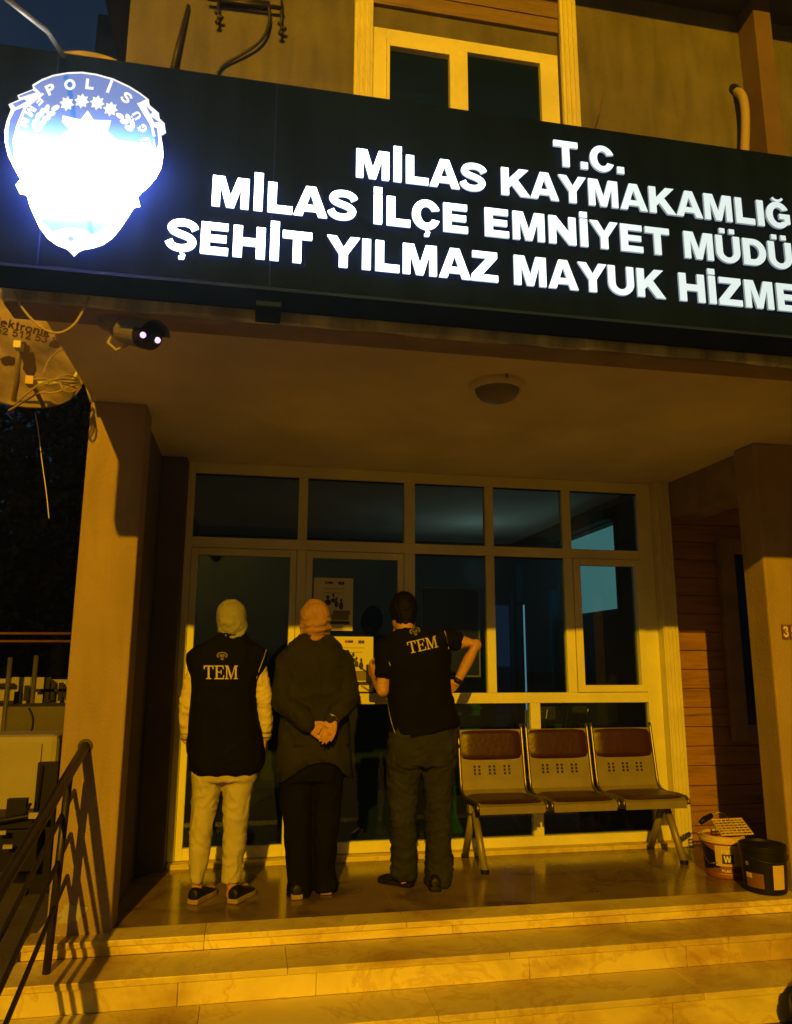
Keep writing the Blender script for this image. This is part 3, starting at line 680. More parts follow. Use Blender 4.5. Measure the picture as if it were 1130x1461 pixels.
for txt_, cx, cy, rad, a0, a1, h, inw in (('POLİS', 510, 620, [455, 446, 445, 452, 452], -115.5, -52.5, 64, False), ('EMNİ', 520, 560, [394, 392, 396, 396], 225, 190, 50, True), ('ÜĞÜ', 510, 560, [388, 392, 400], -29, -4, 46, True)):
    nn = len(txt_)
    for q_, kk in enumerate(txt_):
        a_ = a0+(a1-a0)*q_/(nn-1)
        add_flat(MB(), P_(arc_text(kk, cx, cy, rad[q_], a_, a_, h, inw)), EY-.0035, .003).build('emblem_letter', ewhite, EM)
sw = MB()
def star(cx, cy, r0, r1, n=8, a0=0):
    return [(cx+(r0 if i % 2 == 0 else r1)*math.cos(R(a0+180*i/n)), cy+(r0 if i % 2 == 0 else r1)*math.sin(R(a0+180*i/n))) for i in range(2*n)]
for c in ((416, 298), (508, 282), (604, 293), (686, 332)): add_flat(sw, P_([star(*c, 46, 30, 8, -80)]), EY-.0035, .003)
def leaf(cx, cy, l, w_, a):
    return [(cx+l*math.cos(t)*math.cos(R(a))-w_*math.sin(t)*math.sin(R(a)), cy+l*math.cos(t)*math.sin(R(a))+w_*math.sin(t)*math.cos(R(a))) for t in [2*math.pi*i/14 for i in range(14)]]
for cx, cy, a in ((345,325,-30),(292,330,-70),(318,360,-10),(262,352,-75),(290,388,-20),(236,382,-80),(262,420,-30),(215,425,-85),(240,450,-30),(745,375,30),(795,388,70),(772,410,10),(822,425,80),(800,450,30)):
    add_flat(sw, P_([leaf(cx, cy, 28, 15, a)]), EY-.0035, .003)
add_flat(sw, P_([[(545,340),(582,400),(690,402),(668,470),(760,560),(690,700),(720,820),(545,900),(380,820),(410,700),(310,560),(430,455),(386,412),(390,372),(500,398)]]), EY-.0035, .003)
add_flat(MB(), P_([[(118,560),(300,535),(420,520),(545,515),(680,520),(800,535),(950,560),(940,610),(900,690),(815,790),(790,860),(690,1010),(600,1020),(400,1020),(262,1012),(200,880),(170,780),(122,650)]]), EY-.003, .001).build('blown_centre', ewhite, EM)
for cl_ in ([(262,232),(150,318),(105,430),(86,520),(98,620),(112,620),(102,520),(120,435),(165,325),(275,240)], [(850,296),(925,400),(950,500),(964,500),(938,392),(872,292)], [(330,1092),(390,1075),(440,1068),(500,1075),(560,1098),(500,1120),(470,1135),(440,1165),(412,1135),(385,1118)]):
    add_flat(sw, P_([cl_]), EY-.0035, .003)
sw.build('star_and_wreath', ewhite, EM)
add_flat(MB(), P_([[(440,1115),(466,1136),(440,1158),(415,1136)]]), EY-.0055, .0015).build('emblem_diamond', eblue, EM)

# ------------------------------------------------------------------ things on and around the porch
CL = thing('ceiling_light', 'round frosted ceiling light with pale rim under the porch soffit', 'ceiling light', (1.2, 3.53, 2.7))
MB().lathe([(.145, 0), (.145, -.012), (.132, -.03), (.118, -.034), (.112, -.026), (.112, 0)], (1.2, 3.53, 2.699), 40).build('rim', M['trim'], CL, smooth=True)
MB().lathe([(.114, -.028), (.108, -.05), (.088, -.072), (.055, -.086), (.02, -.092), (.0005, -.093)], (1.2, 3.53, 2.699), 40).build('lamp_glass', M['lamp_glass'], CL, smooth=True)
MB().tube([(1.2, 3.375, 2.698), (1.2, 3.375, 2.68)], .008, 8).build('screw', M['chrome'], CL)

# bullet camera under the beam
c0 = at(168, 472, Y=2.72); c1 = at(226, 482, Y=2.50)
ax = (c1-c0).normalized()
CC = thing('security_camera', 'white bullet security camera with two glowing lights under the sign', 'security camera', tuple(c0))
MB().tube([c0+ax*.03, c0+ax*.05, c0+ax*.17, c0+ax*.20], [.028, .042, .045, .046], 20).build('housing', M['steel'], CC, smooth=False, bevel=.003)
e = c0+ax*.20
sd_ = ax.cross(Vector((0, 0, 1))).normalized(); up_ = sd_.cross(ax)
MB().tube([e, e+ax*.045], [.047, .047], 20).build('front_ring', M['black'], CC, bevel=.003)
v = MB(); pts = []
for i in range(9):
    a = R(-75+150*i/8); r_ = .054
    pts.append(sd_*math.sin(a)*r_+up_*math.cos(a)*r_)
vs = [c0+ax*.10+p for p in pts]+[e+ax*.075+p for p in pts]+[c0+ax*.10+p*1.07 for p in pts]+[e+ax*.075+p*1.07 for p in pts]
fs = [(i, i+1, 10+i, 9+i) for i in range(8)]+[(18+i, 27+i, 28+i, 19+i) for i in range(8)]+[(9+i, 10+i, 28+i, 27+i) for i in range(8)]+[(i, 18+i, 19+i, i+1) for i in range(8)]
v.add(vs, fs).build('sun_visor', M['black'], CC)
fc = e+ax*.046
MB().lathe([(.002, 0), (.017, 0), (.017, .004), (.002, .005)], fc, 16, True, axis=ax).build('lens', M['night_glass'], CC)
for s_ in (-1, 1):
    MB().ball(fc+sd_*s_*.028-up_*.004, .0105, 12, 8).build('infrared_light', M['ir'], CC, smooth=True)
mt_ = MB(); mt_.lathe([(.002, 0), (.052, 0), (.052, -.018), (.03, -.03), (.002, -.03)], (c0.x-.02, c0.y+.02, 2.5195), 20)
mt_.tube([(c0.x-.02, c0.y+.02, 2.49), c0+Vector((0, 0, .005)), c0+ax*.06], [.018, .018, .016], 10)
mt_.build('mount', M['steel'], CC, smooth=False)
MB().tube([c0+Vector((-.02, .02, -.0)), c0+Vector((-.03, .0, -.05)), c0+Vector((.0, .0, -.075)), c0+Vector((.04, -.02, -.06))], .006, 6).build('lead', M['cable'], CC, smooth=True)

# house number tiles on the right pillar
HN = thing('house_number', 'small dark house number tiles reading 35 on the right pillar', 'house number', (3.29, 4.197, 1.49))
for i, d in enumerate('35'):
    x0 = at(1116.5, 902, Y=4.19).x+.052*i
    q = box('number_tile', M['rust_label'], HN, x0, x0+.046, 4.188, 4.199, 1.447, 1.535)
    mb = MB(); plain_text(mb, d, x0+.004, 1.458, .066, 4.1865, .0015, .62); mb.build('digit', M['paper'], q)

# bench of three joined seats
BN = thing('waiting_bench', 'three seat metal waiting bench with maroon pads under the window', 'bench', (2.2, 5.1, 0))
prof = [(5.315, .835), (5.262, .50), (5.248, .445), (5.215, .418), (5.14, .408), (4.98, .418), (4.90, .415), (4.868, .398), (4.862, .372)]
def off_prof(d):
    out = []
    for i, p in enumerate(prof):
        a = prof[max(i-1, 0)]; b = prof[min(i+1, len(prof)-1)]; dx, dz = b[0]-a[0], b[1]-a[1]; l = math.hypot(dx, dz)
        out.append((p[0]-dz/l*d*-1, p[1]+dx/l*d*-1))
    return out
def sheet_x(mb, pr_, x0, x1, th):
    lo_ = [(y, z) for y, z in pr_]; n = len(lo_)
    hi_ = []
    for i, p in enumerate(lo_):
        a = lo_[max(i-1, 0)]; b = lo_[min(i+1, n-1)]; dx, dz = b[0]-a[0], b[1]-a[1]; l = math.hypot(dx, dz)
        hi_.append((p[0]-dz/l*th, p[1]+dx/l*th))
    loop = lo_+hi_[::-1]; k = len(loop)
    vs = [(x0, y, z) for y, z in loop]+[(x1, y, z) for y, z in loop]
    fs = [(i, (i+1) % k, k+(i+1) % k, k+i) for i in range(k)]
    for i in range(n-1): fs += [(i, i+1, k-2-i, k-1-i), (k+i, k+k-1-i, k+k-2-i, k+i+1)]
    mb.add(vs, fs)
def lerp2(a, b, t): return (a[0]+(b[0]-a[0])*t, a[1]+(b[1]-a[1])*t)
for x0 in (1.455, 1.953, 2.451):
    x1 = x0+.475
    s = MB(); sheet_x(s, prof, x0+.012, x1-.012, .006); seat = s.build('seat_shell', M['steel'], BN, bevel=.002)
    def padm(a, b, ya, yb):
        pass
    b0, b1 = prof[0], prof[1]
    # back pad
    cu = MB(); nx, nz = 6, 6; vs = []; fs = []
    P0, P1_ = lerp2(b0, b1, .015), lerp2(b0, b1, .60)
    nrm = Vector((0, -(b0[1]-b1[1]), (b0[0]-b1[0]))).normalized()
    def pad(Pa, Pb, wa, nrm, th, name):
        mb = MB(); n = 12; vs = []
        xa, xb = x0+wa, x1-wa
        for j in range(n+1):
            for i in range(n+1):
                u, v_ = i/n, j/n
                # rounded rectangle by pulling corners in
                uu, vv = 2*u-1, 2*v_-1; k_ = .09
                x = (xa+xb)/2+(xb-xa)/2*uu*(1-k_*max(0, abs(vv)-.6)/.4*abs(uu)**3)
                q = lerp2(Pa, Pb, .5+.5*vv*(1-k_*max(0, abs(uu)-.6)/.4*abs(vv)**3))
                h = th*(1-abs(uu)**8)**.5*(1-abs(vv)**8)**.5
                p = Vector((x, q[0], q[1]))-0*nrm+nrm*(.003+h); vs.append(p)
        fs = [(j*(n+1)+i, j*(n+1)+i+1, (j+1)*(n+1)+i+1, (j+1)*(n+1)+i) for j in range(n) for i in range(n)]
        mb.add(vs, fs); return mb.build(name, M['maroon'], seat, smooth=True)
    nb = Vector((0, -(b0[1]-b1[1]), (b0[0]-b1[0]))).normalized()
    pad(P0, P1_, .014, nb, .016, 'back_pad')
    pad((5.215, .4105), (4.875, .4125), .016, Vector((0, 0, 1)), .018, 'seat_pad')
    hl = MB()
    for gx in (.27, .5, .73):
        for i in (-1, 1):
            for j in range(3):
                t = .73+.068*j; q = lerp2(b0, b1, t); cx = x0+.47*gx+i*.0165
                p = Vector((cx, q[0], q[1]))+nb*.0035
                d_ = Vector((0, b0[0]-b1[0], b0[1]-b1[1])).normalized()
                a = .0072
                hl.add([p+Vector((a, 0, 0))+d_*a, p-Vector((a, 0, 0))+d_*a, p-Vector((a, 0, 0))-d_*a, p+Vector((a, 0, 0))-d_*a,
                        p+Vector((a, 0, 0))+d_*a+nb*-.006, p-Vector((a, 0, 0))+d_*a+nb*-.006, p-Vector((a, 0, 0))-d_*a+nb*-.006, p+Vector((a, 0, 0))-d_*a+nb*-.006], [(0, 1, 2, 3), (0, 1, 5, 4), (1, 2, 6, 5), (2, 3, 7, 6), (3, 0, 4, 7)])
    hl.build('perforation', M['black'], seat)
    for xx in (x0+.006, x1-.006):
        pts = [(xx, 5.322, .868)]+[(xx, y-.004, z+.004) for y, z in prof]
        rim = MB(); rim.tube(pts, .011, 8); rim.build('side_rim', M['chrome'], seat, smooth=True)
    MB().box(x0+.02, x1-.02, 4.862, 4.872, .352, .396).build('front_lip', M['steel'], seat, bevel=.003)
MB().box(1.46, 2.93, 5.06, 5.12, .325, .375).build('beam', M['steel'], BN, bevel=.004)
for x in (1.50, 2.87):
    MB().tube([(x, 5.07, .34), (x+.01, 4.90, .012)], .024, 14).build('leg', M['steel'], BN, smooth=True)
    MB().tube([(x, 5.11, .34), (x, 5.31, .012)], .024, 14).build('leg', M['steel'], BN, smooth=True)
    for yy, xx in ((4.897, x+.01), (5.313, x)): MB().lathe([(.027, 0), (.027, .02), (.024, .024)], (xx, yy, .0), 14, True).build('foot_cap', M['black'], BN)

# paint buckets
def curved(mb, c, r, z0, z1, a0, a1, n=18, dr0=0, dr1=0):
    vs = []; fs = []
    for i in range(n+1):
        a = R(a0+(a1-a0)*i/n)
        for z, rr in ((z0, r+dr0), (z1, r+dr1)):
            vs.append((c[0]+rr*math.cos(a), c[1]+rr*math.sin(a), z))
    fs = [(2*i, 2*i+2, 2*i+3, 2*i+1) for i in range(n)]
    return mb.add(vs, fs)
def curved_text(mb, s, c, r, a0, z, h, wx=.8):
    lp, u = text_loops(list(s), lambda a, b: (a*h*wx, z+b*h))
    vs, fs = fill2d(lp, 0, .001)
    mb.add([(c[0]+(r-y)*math.cos(R(a0)+x/r), c[1]+(r-y)*math.sin(R(a0)+x/r), zz) for x, y, zz in vs], fs)
B1 = (2.985, 4.61)
BK = thing('paint_bucket', 'orange paint bucket with cream rim, a roller grid lying across it', 'bucket', (B1[0], B1[1], 0))
MB().lathe([(.002, .002), (.108, .002), (.112, .012), (.126, .20), (.133, .203), (.134, .222), (.129, .224), (.129, .243), (.124, .244), (.118, .19), (.106, .015), (.002, .014)], (*B1, 0), 48).build('tub', M['orange_tub'], BK, smooth=False)
rmb = MB(); rmb.lathe([(.1345, .205), (.1365, .207), (.1365, .221), (.131, .2245), (.131, .245), (.1215, .246), (.119, .23)], (*B1, 0), 48); rmb.build('rim', M['yellow_tub'], BK)
lb = MB(); 
vs = []; fs = []; nA, nH = 20, 8
for i in range(nA+1):
    t = i/nA; a = R(-218+t*84)
    top = .195-.05*t**2.0; bot = .03+.035*t
    for j in range(nH+1):
        z = bot+(top-bot)*j/nH; rr = .1125+.0142*(z-.012)/.188+.0008
        vs.append((B1[0]+rr*math.cos(a), B1[1]+rr*math.sin(a), z))
fs = [(i*(nH+1)+j, (i+1)*(nH+1)+j, (i+1)*(nH+1)+j+1, i*(nH+1)+j+1) for i in range(nA) for j in range(nH)]
lb.add(vs, fs).build('label', M['black'], BK)
l2 = MB(); curved(l2, B1, .1195, .075, .195, -146, -60, dr0=0, dr1=.008); l2.build('label', M['yellow_tub'], BK)
l3 = MB(); curved(l3, B1, .1200, .09, .145, -128, -96, dr0=0.0005, dr1=.0055); l3.build('label', M['ink'], BK)
l4 = MB(); curved_text(l4, 'FW', B1, .1285, -130, .147, .024); curved_text(l4, 'W', B1, .1275, -124, .10, .038); l4.build('bucket_lettering', M['paper'], BK)
l5 = MB(); curved(l5, B1, .1155, .036, .062, -155, -60, dr0=.0005, dr1=.0025); l5.build('label', M['rust_label'], BK)
l6 = MB(); curved_text(l6, 'PLAS', B1, .1185, -131, .042, .015, .9); l6.build('bucket_lettering', M['paper'], BK)
l7 = MB(); curved(l7, B1, .1148, .028, .031, -140, -70, dr0=.0005, dr1=.0006); l7.build('label', M['yellow_tub'], BK)
hd = MB(); hd.tube([(B1[0]+.137*math.cos(R(-205)), B1[1]+.137*math.sin(R(-205)), .214), (B1[0]-.15, B1[1]-.02, .13), (B1[0]-.145, B1[1]-.07, .09), (B1[0]-.11, B1[1]-.10, .10)], .0025, 6); hd.build('handle', M['chrome'], BK, smooth=True)

GR = thing('roller_grid', 'cream perforated paint roller grid lying on the orange bucket', 'roller grid', (2.96, 4.62, .25))
gb = MB(); A0 = Vector((2.925, 4.52, .254)); gu = Vector((.20, -.02, .005)); gv = Vector((.045, .17, .055)); nu, nv = 7, 6
for i in range(nu+1): gb.tube([A0+gu*(i/nu), A0+gu*(i/nu)+gv], .0032, 6)
for j in range(nv+1): gb.tube([A0+gv*(j/nv), A0+gv*(j/nv)+gu], .0048, 6)
gb.build('mesh_grid', M['yellow_tub'], GR)
fr_ = MB(); fr_.tube([A0, A0+gu, A0+gu+gv, A0+gv, A0], .006, 8); fr_.build('frame', M['yellow_tub'], GR)
RL = thing('paint_roller', 'black handled paint roller resting on the roller grid', 'paint roller', (2.93, 4.70, .28))
MB().tube([(2.89, 4.69, .295), (2.92, 4.70, .31), (3.0, 4.74, .325)], [.014, .019, .016], 12).build('grip', M['black'], RL, smooth=True)
MB().tube([(3.0, 4.74, .325), (3.07, 4.76, .34), (3.09, 4.73, .335), (3.08, 4.67, .315)], .004, 8).build('wire_arm', M['chrome'], RL, smooth=True)

B2 = (3.016, 4.264)
BB = thing('paint_bucket', 'black paint bucket with a brown label in front of the right pillar', 'bucket', (B2[0], B2[1], 0))
MB().lathe([(.002, .002), (.110, .002), (.116, .012), (.126, .225), (.130, .228), (.1305, .258), (.125, .26), (.119, .245), (.002, .245)], (*B2, 0), 48).build('tub', M['black'], BB, smooth=False, bevel=.001)
q = MB(); curved(q, B2, .1185, .035, .115, -178, -128, dr0=.0005, dr1=.0050); q.build('label', M['rust_label'], BB)
q = MB(); curved(q, B2, .1205, .083, .112, -176, -158, dr0=.0010, dr1=.0045); q.build('label', M['yellow_tub'], BB)
q = MB(); curved(q, B2, .1190, .035, .165, -104, -70, dr0=.0005, dr1=.0065); q.build('label', M['yellow_tub'], BB)
q = MB(); curved_text(q, 'n', B2, .1245, -176, .15, .030); q.build('bucket_lettering', M['grey_ink'], BB)
MB().tube([(B2[0]+.131*math.cos(R(-190+200*i/16)), B2[1]+.131*math.sin(R(-190+200*i/16)), .222-.045*math.sin(math.pi*i/16)) for i in range(17)], .003, 6).build('handle', M['black_metal'], BB, smooth=True)

# notices taped to the glass
def poster(x0, y0, x1, y1, Y, lab):
    a = at(x0, y0, Y=Y); b = at(x1, y1, Y=Y); X0, X1, Z1, Z0 = a.x, b.x, a.z, b.z
    t = thing('notice', lab, 'notice', ((X0+X1)/2, Y, Z0), 'notices taped to the glass door')
    box('sheet', M['paper'], t, X0, X1, Y, Y+.001, Z0, Z1)
    W, H = X1-X0, Z1-Z0; yy = Y-.0012
    def blk(name, m_, u0, v0, u1, v1): MB().box(X0+u0*W, X0+u1*W, yy, yy+.0008, Z1-v1*H, Z1-v0*H).build(name, m_, t)
    blk('logo', M['red_ink'], .28, .07, .36, .115); blk('logo', M['ink'], .365, .07, .49, .115); blk('logo', M['ink'], .62, .07, .70, .125); blk('logo', M['ink'], .705, .07, .77, .125)
    for v, u0, u1 in ((.20, .25, .78), (.28, .30, .72)): blk('text_line', M['grey_ink'], u0, v, u1, v+.012)
    # figures at a table
    f = MB()
    for cx, cz, r1, r2 in ((.36, .47, .085, .10), (.50, .43, .06, .07), (.58, .50, .05, .10), (.70, .53, .055, .12)):
        f.prism([(X0+W*(cx+r1*math.cos(k*math.pi/7)), Z1-H*(cz-r2*.6*math.sin(k*math.pi/7))) for k in range(14)], yy, yy+.0008)
        f.prism([(X0+W*(cx+r1*.55*math.cos(k*math.pi/5)), Z1-H*(cz-.10-.04*math.sin(k*math.pi/5))) for k in range(10)], yy, yy+.0008)
    f.build('figure', M['ink'], t)
    blk('table', M['olive_ink'], .50, .62, .93, .70); blk('table', M['olive_ink'], .46, .70, .90, .80)
    blk('caption_bar', M['ink'], .38, .82, .92, .88)
    return t
poster(448, 824, 503, 900, 5.400, 'upper notice on the glass door, half in shadow, with dark figures')
poster(476, 908, 532, 987, 5.395, 'lower notice on the glass door, brightly lit, beside the coat sleeve')
a = at(600, 837, Y=5.445); b = at(686, 966, Y=5.445)
t = thing('dark_poster', 'large black poster with pale border behind the glass beside the man', 'poster', ((a.x+b.x)/2, 5.445, b.z))
box('sheet', M['ink'], t, a.x, b.x, 5.445, 5.447, b.z, a.z)
bd = MB(); e_ = .012
bd.box(a.x, a.x+e_, 5.4435, 5.4445, b.z, a.z); bd.box(b.x-e_, b.x, 5.4435, 5.4445, b.z, a.z); bd.box(a.x+e_, b.x-e_, 5.4435, 5.4445, b.z, b.z+e_); bd.box(a.x+e_, b.x-e_, 5.4435, 5.4445, a.z-e_, a.z)
bd.build('border', M['grey_ink'], t)

# handrail on the left of the steps
HR = thing('handrail', 'dark painted pipe handrail running down beside the steps on the left', 'handrail', (-.83, 3.95, -.07))
MB().tube([(-.79, 4.205, .878), (-.805, 2.9, .50), (-.81, 1.9, .21)], .0245, 14).build('top_rail', M['black_metal'], HR, smooth=True)
MB().lathe([(.002, 0), (.036, 0), (.036, .006), (.002, .007)], (-.79, 4.198, .878), 18, True, axis=(0, -1, 0)).build('wall_flange', M['black_metal'], HR)
for z0 in (.665, .462, .269):
    MB().tube([(-.826, 4.203, z0), (-.80, 3.05, z0-.297), (-.80, 1.9, z0-.60)], .0105, 10).build('lower_rail', M['black_metal'], HR, smooth=True)
MB().tube([(-.832, 3.95, -.073), (-.805, 3.955, .80)], .0185, 12).build('baluster', M['black_metal'], HR, smooth=True)
MB().tube([(-.83, 2.15, GZ), (-.81, 2.15, .27)], .0185, 12).build('baluster', M['black_metal'], HR, smooth=True)

# satellite dishes, cables
def dish(name, lab, c, nrm, rad, depth, m_):
    t = thing(name, lab, 'satellite dish', tuple(c)); n = Vector(nrm).normalized()
    prof_ = [(rad*i/12, -depth*(1-(i/12)**2)) for i in range(1, 13)]
    back = [(r, h-.006) for r, h in prof_[::-1]]
    o = MB().lathe([(.001, -depth)]+prof_+[(rad+.004, .001), (rad+.004, -.008)]+back+[(.001, -depth-.006)], c, 48, axis=n).build('reflector', m_, t, smooth=True)
    return t, n
DC = at(-30, 455, Y=4.1)
D1, dn = dish('satellite_dish', 'stained satellite dish with cable bundle hanging left of the porch', DC, (.60, -.62, .50), .60, .085, M['dish'])
txt = MB()
q = Vector((0, -1, 0)).rotation_difference(dn)
dh = [M['dirt']]
def on_dish(u, v, lift=.004):
    """point on the bowl seen through a pixel"""
    p = at(u, v, Y=4.1); d = (p-Vector((0, 0, CZ))).normalized()
    t_ = (DC-Vector((0, 0, CZ))).dot(dn)/d.dot(dn); hit = Vector((0, 0, CZ))+d*t_
    for _ in range(4):
        r2 = (hit-DC-dn*(hit-DC).dot(dn)).length_squared/.60**2
        t_ = (DC-dn*.085*(1-r2)-Vector((0, 0, CZ))).dot(dn)/d.dot(dn); hit = Vector((0, 0, CZ))+d*t_
    return hit+dn*lift
def dish_text(s, x0, y0, h, sl):
    lp, u = text_loops(list(s), lambda a, b: (a, b)); vs, fs = fill2d(lp, 0, .0)
    c, s_ = math.cos(R(sl)), math.sin(R(sl))
    txt.add([on_dish(x0+(x*c+z*s_)*h, y0+(x*s_-z*c)*h) for x, y, z in vs], fs)
dish_text('elektronik', -17, 462, 12.5, 13); dish_text('252 512 53 83', -17, 474, 10.5, 11)
txt.build('dish_lettering', M['dirt'], D1)
random.seed(21)
for cx, cy, rx, ry in ((42, 520, 11, 22), (33, 500, 10, 14), (12, 516, 14, 7), (78, 492, 9, 7)):
    ring = [on_dish(cx+rx*random.uniform(.7, 1.1)*math.cos(2*math.pi*k/16), cy+ry*random.uniform(.7, 1.1)*math.sin(2*math.pi*k/16), .0035) for k in range(16)]
    MB().add(ring, [tuple(range(16))]).build('rust_stain', M['dirt'], D1)
arm = MB(); hA = at(54, 585, Y=4.1); hB = at(28, 495, Y=3.68); hC = at(44, 545, Y=3.78)
arm.tube([at(16, 588, Y=4.03), at(24, 545, Y=3.88), at(27, 498, Y=3.73)], .013, 8); arm.tube([at(62, 580, Y=4.06), at(47, 548, Y=3.80)], .012, 8)
arm.build('feed_arm', M['steel'], D1, smooth=True)
box('feed_horn', M['brass'], D1, hC.x-.018, hC.x+.018, hC.y-.03, hC.y+.03, hC.z-.02, hC.z+.022)
box('feed_horn', M['white_plastic'], D1, hB.x-.02, hB.x+.012, hB.y-.03, hB.y+.02, hB.z-.015, hB.z+.02)
br = MB(); br.tube([at(113, 545, Y=3.98), at(46, 547, Y=3.80)], .009, 8); br.tube([at(115, 522, Y=3.98), at(103, 545, Y=3.98)], .009, 8); br.tube([at(118, 530, Y=4.02), at(125, 552, Y=4.04), at(131, 574, Y=4.08)], .011, 8)
br.build('bracket', M['white_plastic'], D1, smooth=True)
cb = MB()
def pxtube(mb, pts, r_, n=6):
    pp = smooth_line3([at(x, y, Y=Y) for x, y, Y in pts]); mb.tube(pp, r_, n); return mb
def smooth_line3(p, k=2):
    for _ in range(k):
        q = [p[0]]
        for a, b in zip(p, p[1:]): q += [a*.75+b*.25, a*.25+b*.75]
        p = q+[p[-1]]
    return p
for L in ([(115, 548, 3.98), (98, 552, 3.8), (76, 562, 3.8), (58, 558, 3.78), (36, 572, 3.85), (12, 586, 3.95)], [(112, 541, 3.95), (96, 534, 3.8), (78, 540, 3.78), (66, 552, 3.8), (50, 556, 3.82)], [(113, 543, 3.95), (85, 540, 3.78), (60, 545, 3.73), (40, 560, 3.78), (20, 578, 3.88)], [(112, 548, 3.95), (80, 543, 3.80), (50, 539, 3.73), (46, 545, 3.78)], [(85, 545, 3.78), (92, 560, 3.78), (105, 560, 3.83), (113, 552, 3.95)], [(111, 555, 3.95), (90, 546, 3.78), (70, 548, 3.76), (52, 552, 3.78)], [(62, 533, 3.78), (68, 515, 3.88), (80, 503, 4.03), (92, 496, 4.08)]):
    pxtube(cb, L, .0045)
cb.build('cable_loop', M['cable'], D1, smooth=True)
lc = MB(); pxtube(lc, [(50, 588, 4.3), (55, 615, 4.3), (60, 660, 4.3), (66, 700, 4.3), (70, 740, 4.3)], .0028)
tag(lc.build('hanging_wire', M['white_plastic'], smooth=True), 'thin pale wire hanging down below the stained satellite dish', 'wire')
dc = MB(); pxtube(dc, [(20, 416, 2.63), (31, 440, 2.62), (55, 466, 2.60), (82, 478, 2.58), (105, 466, 2.60), (118, 445, 2.62), (127, 424, 2.63)], .0045)
tag(dc.build('drooping_cable', M['cable'], smooth=True), 'pale cable drooping in a loop under the left end of the sign', 'cable')
D2, dn2 = dish('satellite_dish', 'upturned pale satellite dish whose rim shows above the sign', at(124, 143, Y=3.1), (.05, -.98, .10), .265, .05, M['dish'])
MB().tube([at(122, 158, Y=3.1)+Vector((0, .05, -.05)), at(122, 158, Y=3.1)+Vector((0, .08, -.6))], .02, 10).build('mast', M['steel'], D2, smooth=True)
rd = MB(); rd.tube([at(94, 86, Y=2.50), at(68, 45, Y=2.2), at(-12, -18, Y=1.7)], [.009, .008, .0065], 10); rr = rd.build('stay_rod', M['steel'], smooth=True)
tag(rr, 'thin metal stay rod rising from the sign top above the emblem', 'rod')

# antenna frame, stick, cables on the upper wall
AN = thing('antenna_frame', 'dark metal antenna frame with two hanging clamps on the upper wall', 'antenna frame', (-.2, 4.12, 5.3))
ab = MB(); a = at(296, -2, Y=4.15); b = at(405, 12, Y=4.15); ab.tube([a, b], .013, 8); ab.tube([at(312, -2, Y=4.165), at(385, 6, Y=4.165)], .018, 8); ab.build('cross_bar', M['black_metal'], AN, smooth=True)
for px, y0, y1 in ((312, 2, 34), (402, -6, 50)):
    mb = MB(); mb.tube([at(px, y0, Y=4.15), at(px-1, y1, Y=4.15)], .008, 8)
    for k in range(3):
        p = at(px+(-2, 3, -1)[k], y1-16+7*k, Y=4.15); mb.ball(p, (.02, .016, .014), 10, 6)
    mb.build('clamp', M['black_metal'], AN, smooth=True)
ca = MB(); pxtube(ca, [(383, 8, 4.15), (386, 30, 4.16), (375, 58, 4.16), (345, 78, 4.17), (318, 92, 4.18), (311, 104, 4.18)], .010, 8)
tag(ca.build('aerial_cable', M['black_metal'], smooth=True), 'dark cable curving from the antenna frame down the upper wall', 'cable')
sk = MB(); sk.tube([at(269, 8, Y=4.18), at(256, 60, Y=4.17), at(246, 104, Y=4.16)], [.012, .018, .020], 8)
tag(sk.build('dark_pole', M['black_metal'], smooth=True), 'short dark pole leaning on the upper wall left of the cable', 'pole')
sg_ = MB(); sg_.tube([at(861, 132, Y=4.18), at(855, 160, Y=4.17), at(845, 190, Y=4.15)], .006, 6)
tag(sg_.build('stray_wire', M['post'], smooth=True), 'short brown wire sticking up behind the sign right of the window', 'wire')
pp = MB(); pxtube(pp, [(1051, 131, 4.19), (1058, 134, 4.12), (1063, 150, 4.10), (1064, 180, 4.10), (1062, 225, 4.10)], .030, 12)
PI = thing('drain_pipe', 'short cream drain pipe bending out of the upper wall on the right', 'pipe', tuple(at(1062, 225, Y=4.1)))
pp.build('pipe', M['cable'], PI, smooth=True)
h0 = at(1051, 130, Y=4.19); MB().lathe([(.002, 0), (.046, 0), (.046, .008), (.002, .008)], (h0.x-.01, 4.196, h0.z+.012), 16, True, axis=(0, -1, 0)).build('wall_hole', M['black'], PI)

# ------------------------------------------------------------------ yard on the left
def quadbox(mb, px0, py0, px1, py1, Y, depth):
    a = at(px0, py0, Y=Y); b = at(px1, py1, Y=Y); mb.box(a.x, b.x, Y, Y+depth, b.z, a.z); return mb
CBN = thing('metal_cabinet', 'white metal cabinet with rounded top corner standing in the dark yard', 'cabinet', (-1.75, 6.9, GZ))
a = at(-40, 1050, Y=6.88); b = at(84, 1050, Y=6.88)
MB().box(a.x-.2, b.x, 6.88, 7.35, GZ, a.z-.0).build('body', M['far_white'], CBN, bevel=.05)
c_ = at(57, 1100, Y=6.88); MB().box(c_.x-.004, c_.x+.004, 6.874, 6.885, GZ+.1, a.z-.07).build('panel_joint', M['olive_tank'], CBN)
bb = MB(); p = at(54, 1088, Y=6.3); q_ = at(84, 1088, Y=6.3); bb.box(p.x, q_.x, 6.3, 6.36, GZ, p.z); bb.tube([(p.x+.04, 6.29, p.z-.02), (p.x+.0, 6.27, GZ)], .012, 6)
tag(bb.build('black_board', M['black'], bevel=.004), 'tall black board leaning in front of the white cabinet', 'board')
bf = MB()
quadbox(bf, 10, 1140, 36, 1170, 6.1, .05); quadbox(bf, -20, 1166, 46, 1182, 6.1, .3); quadbox(bf, -20, 1186, 50, 1243, 6.15, .25)
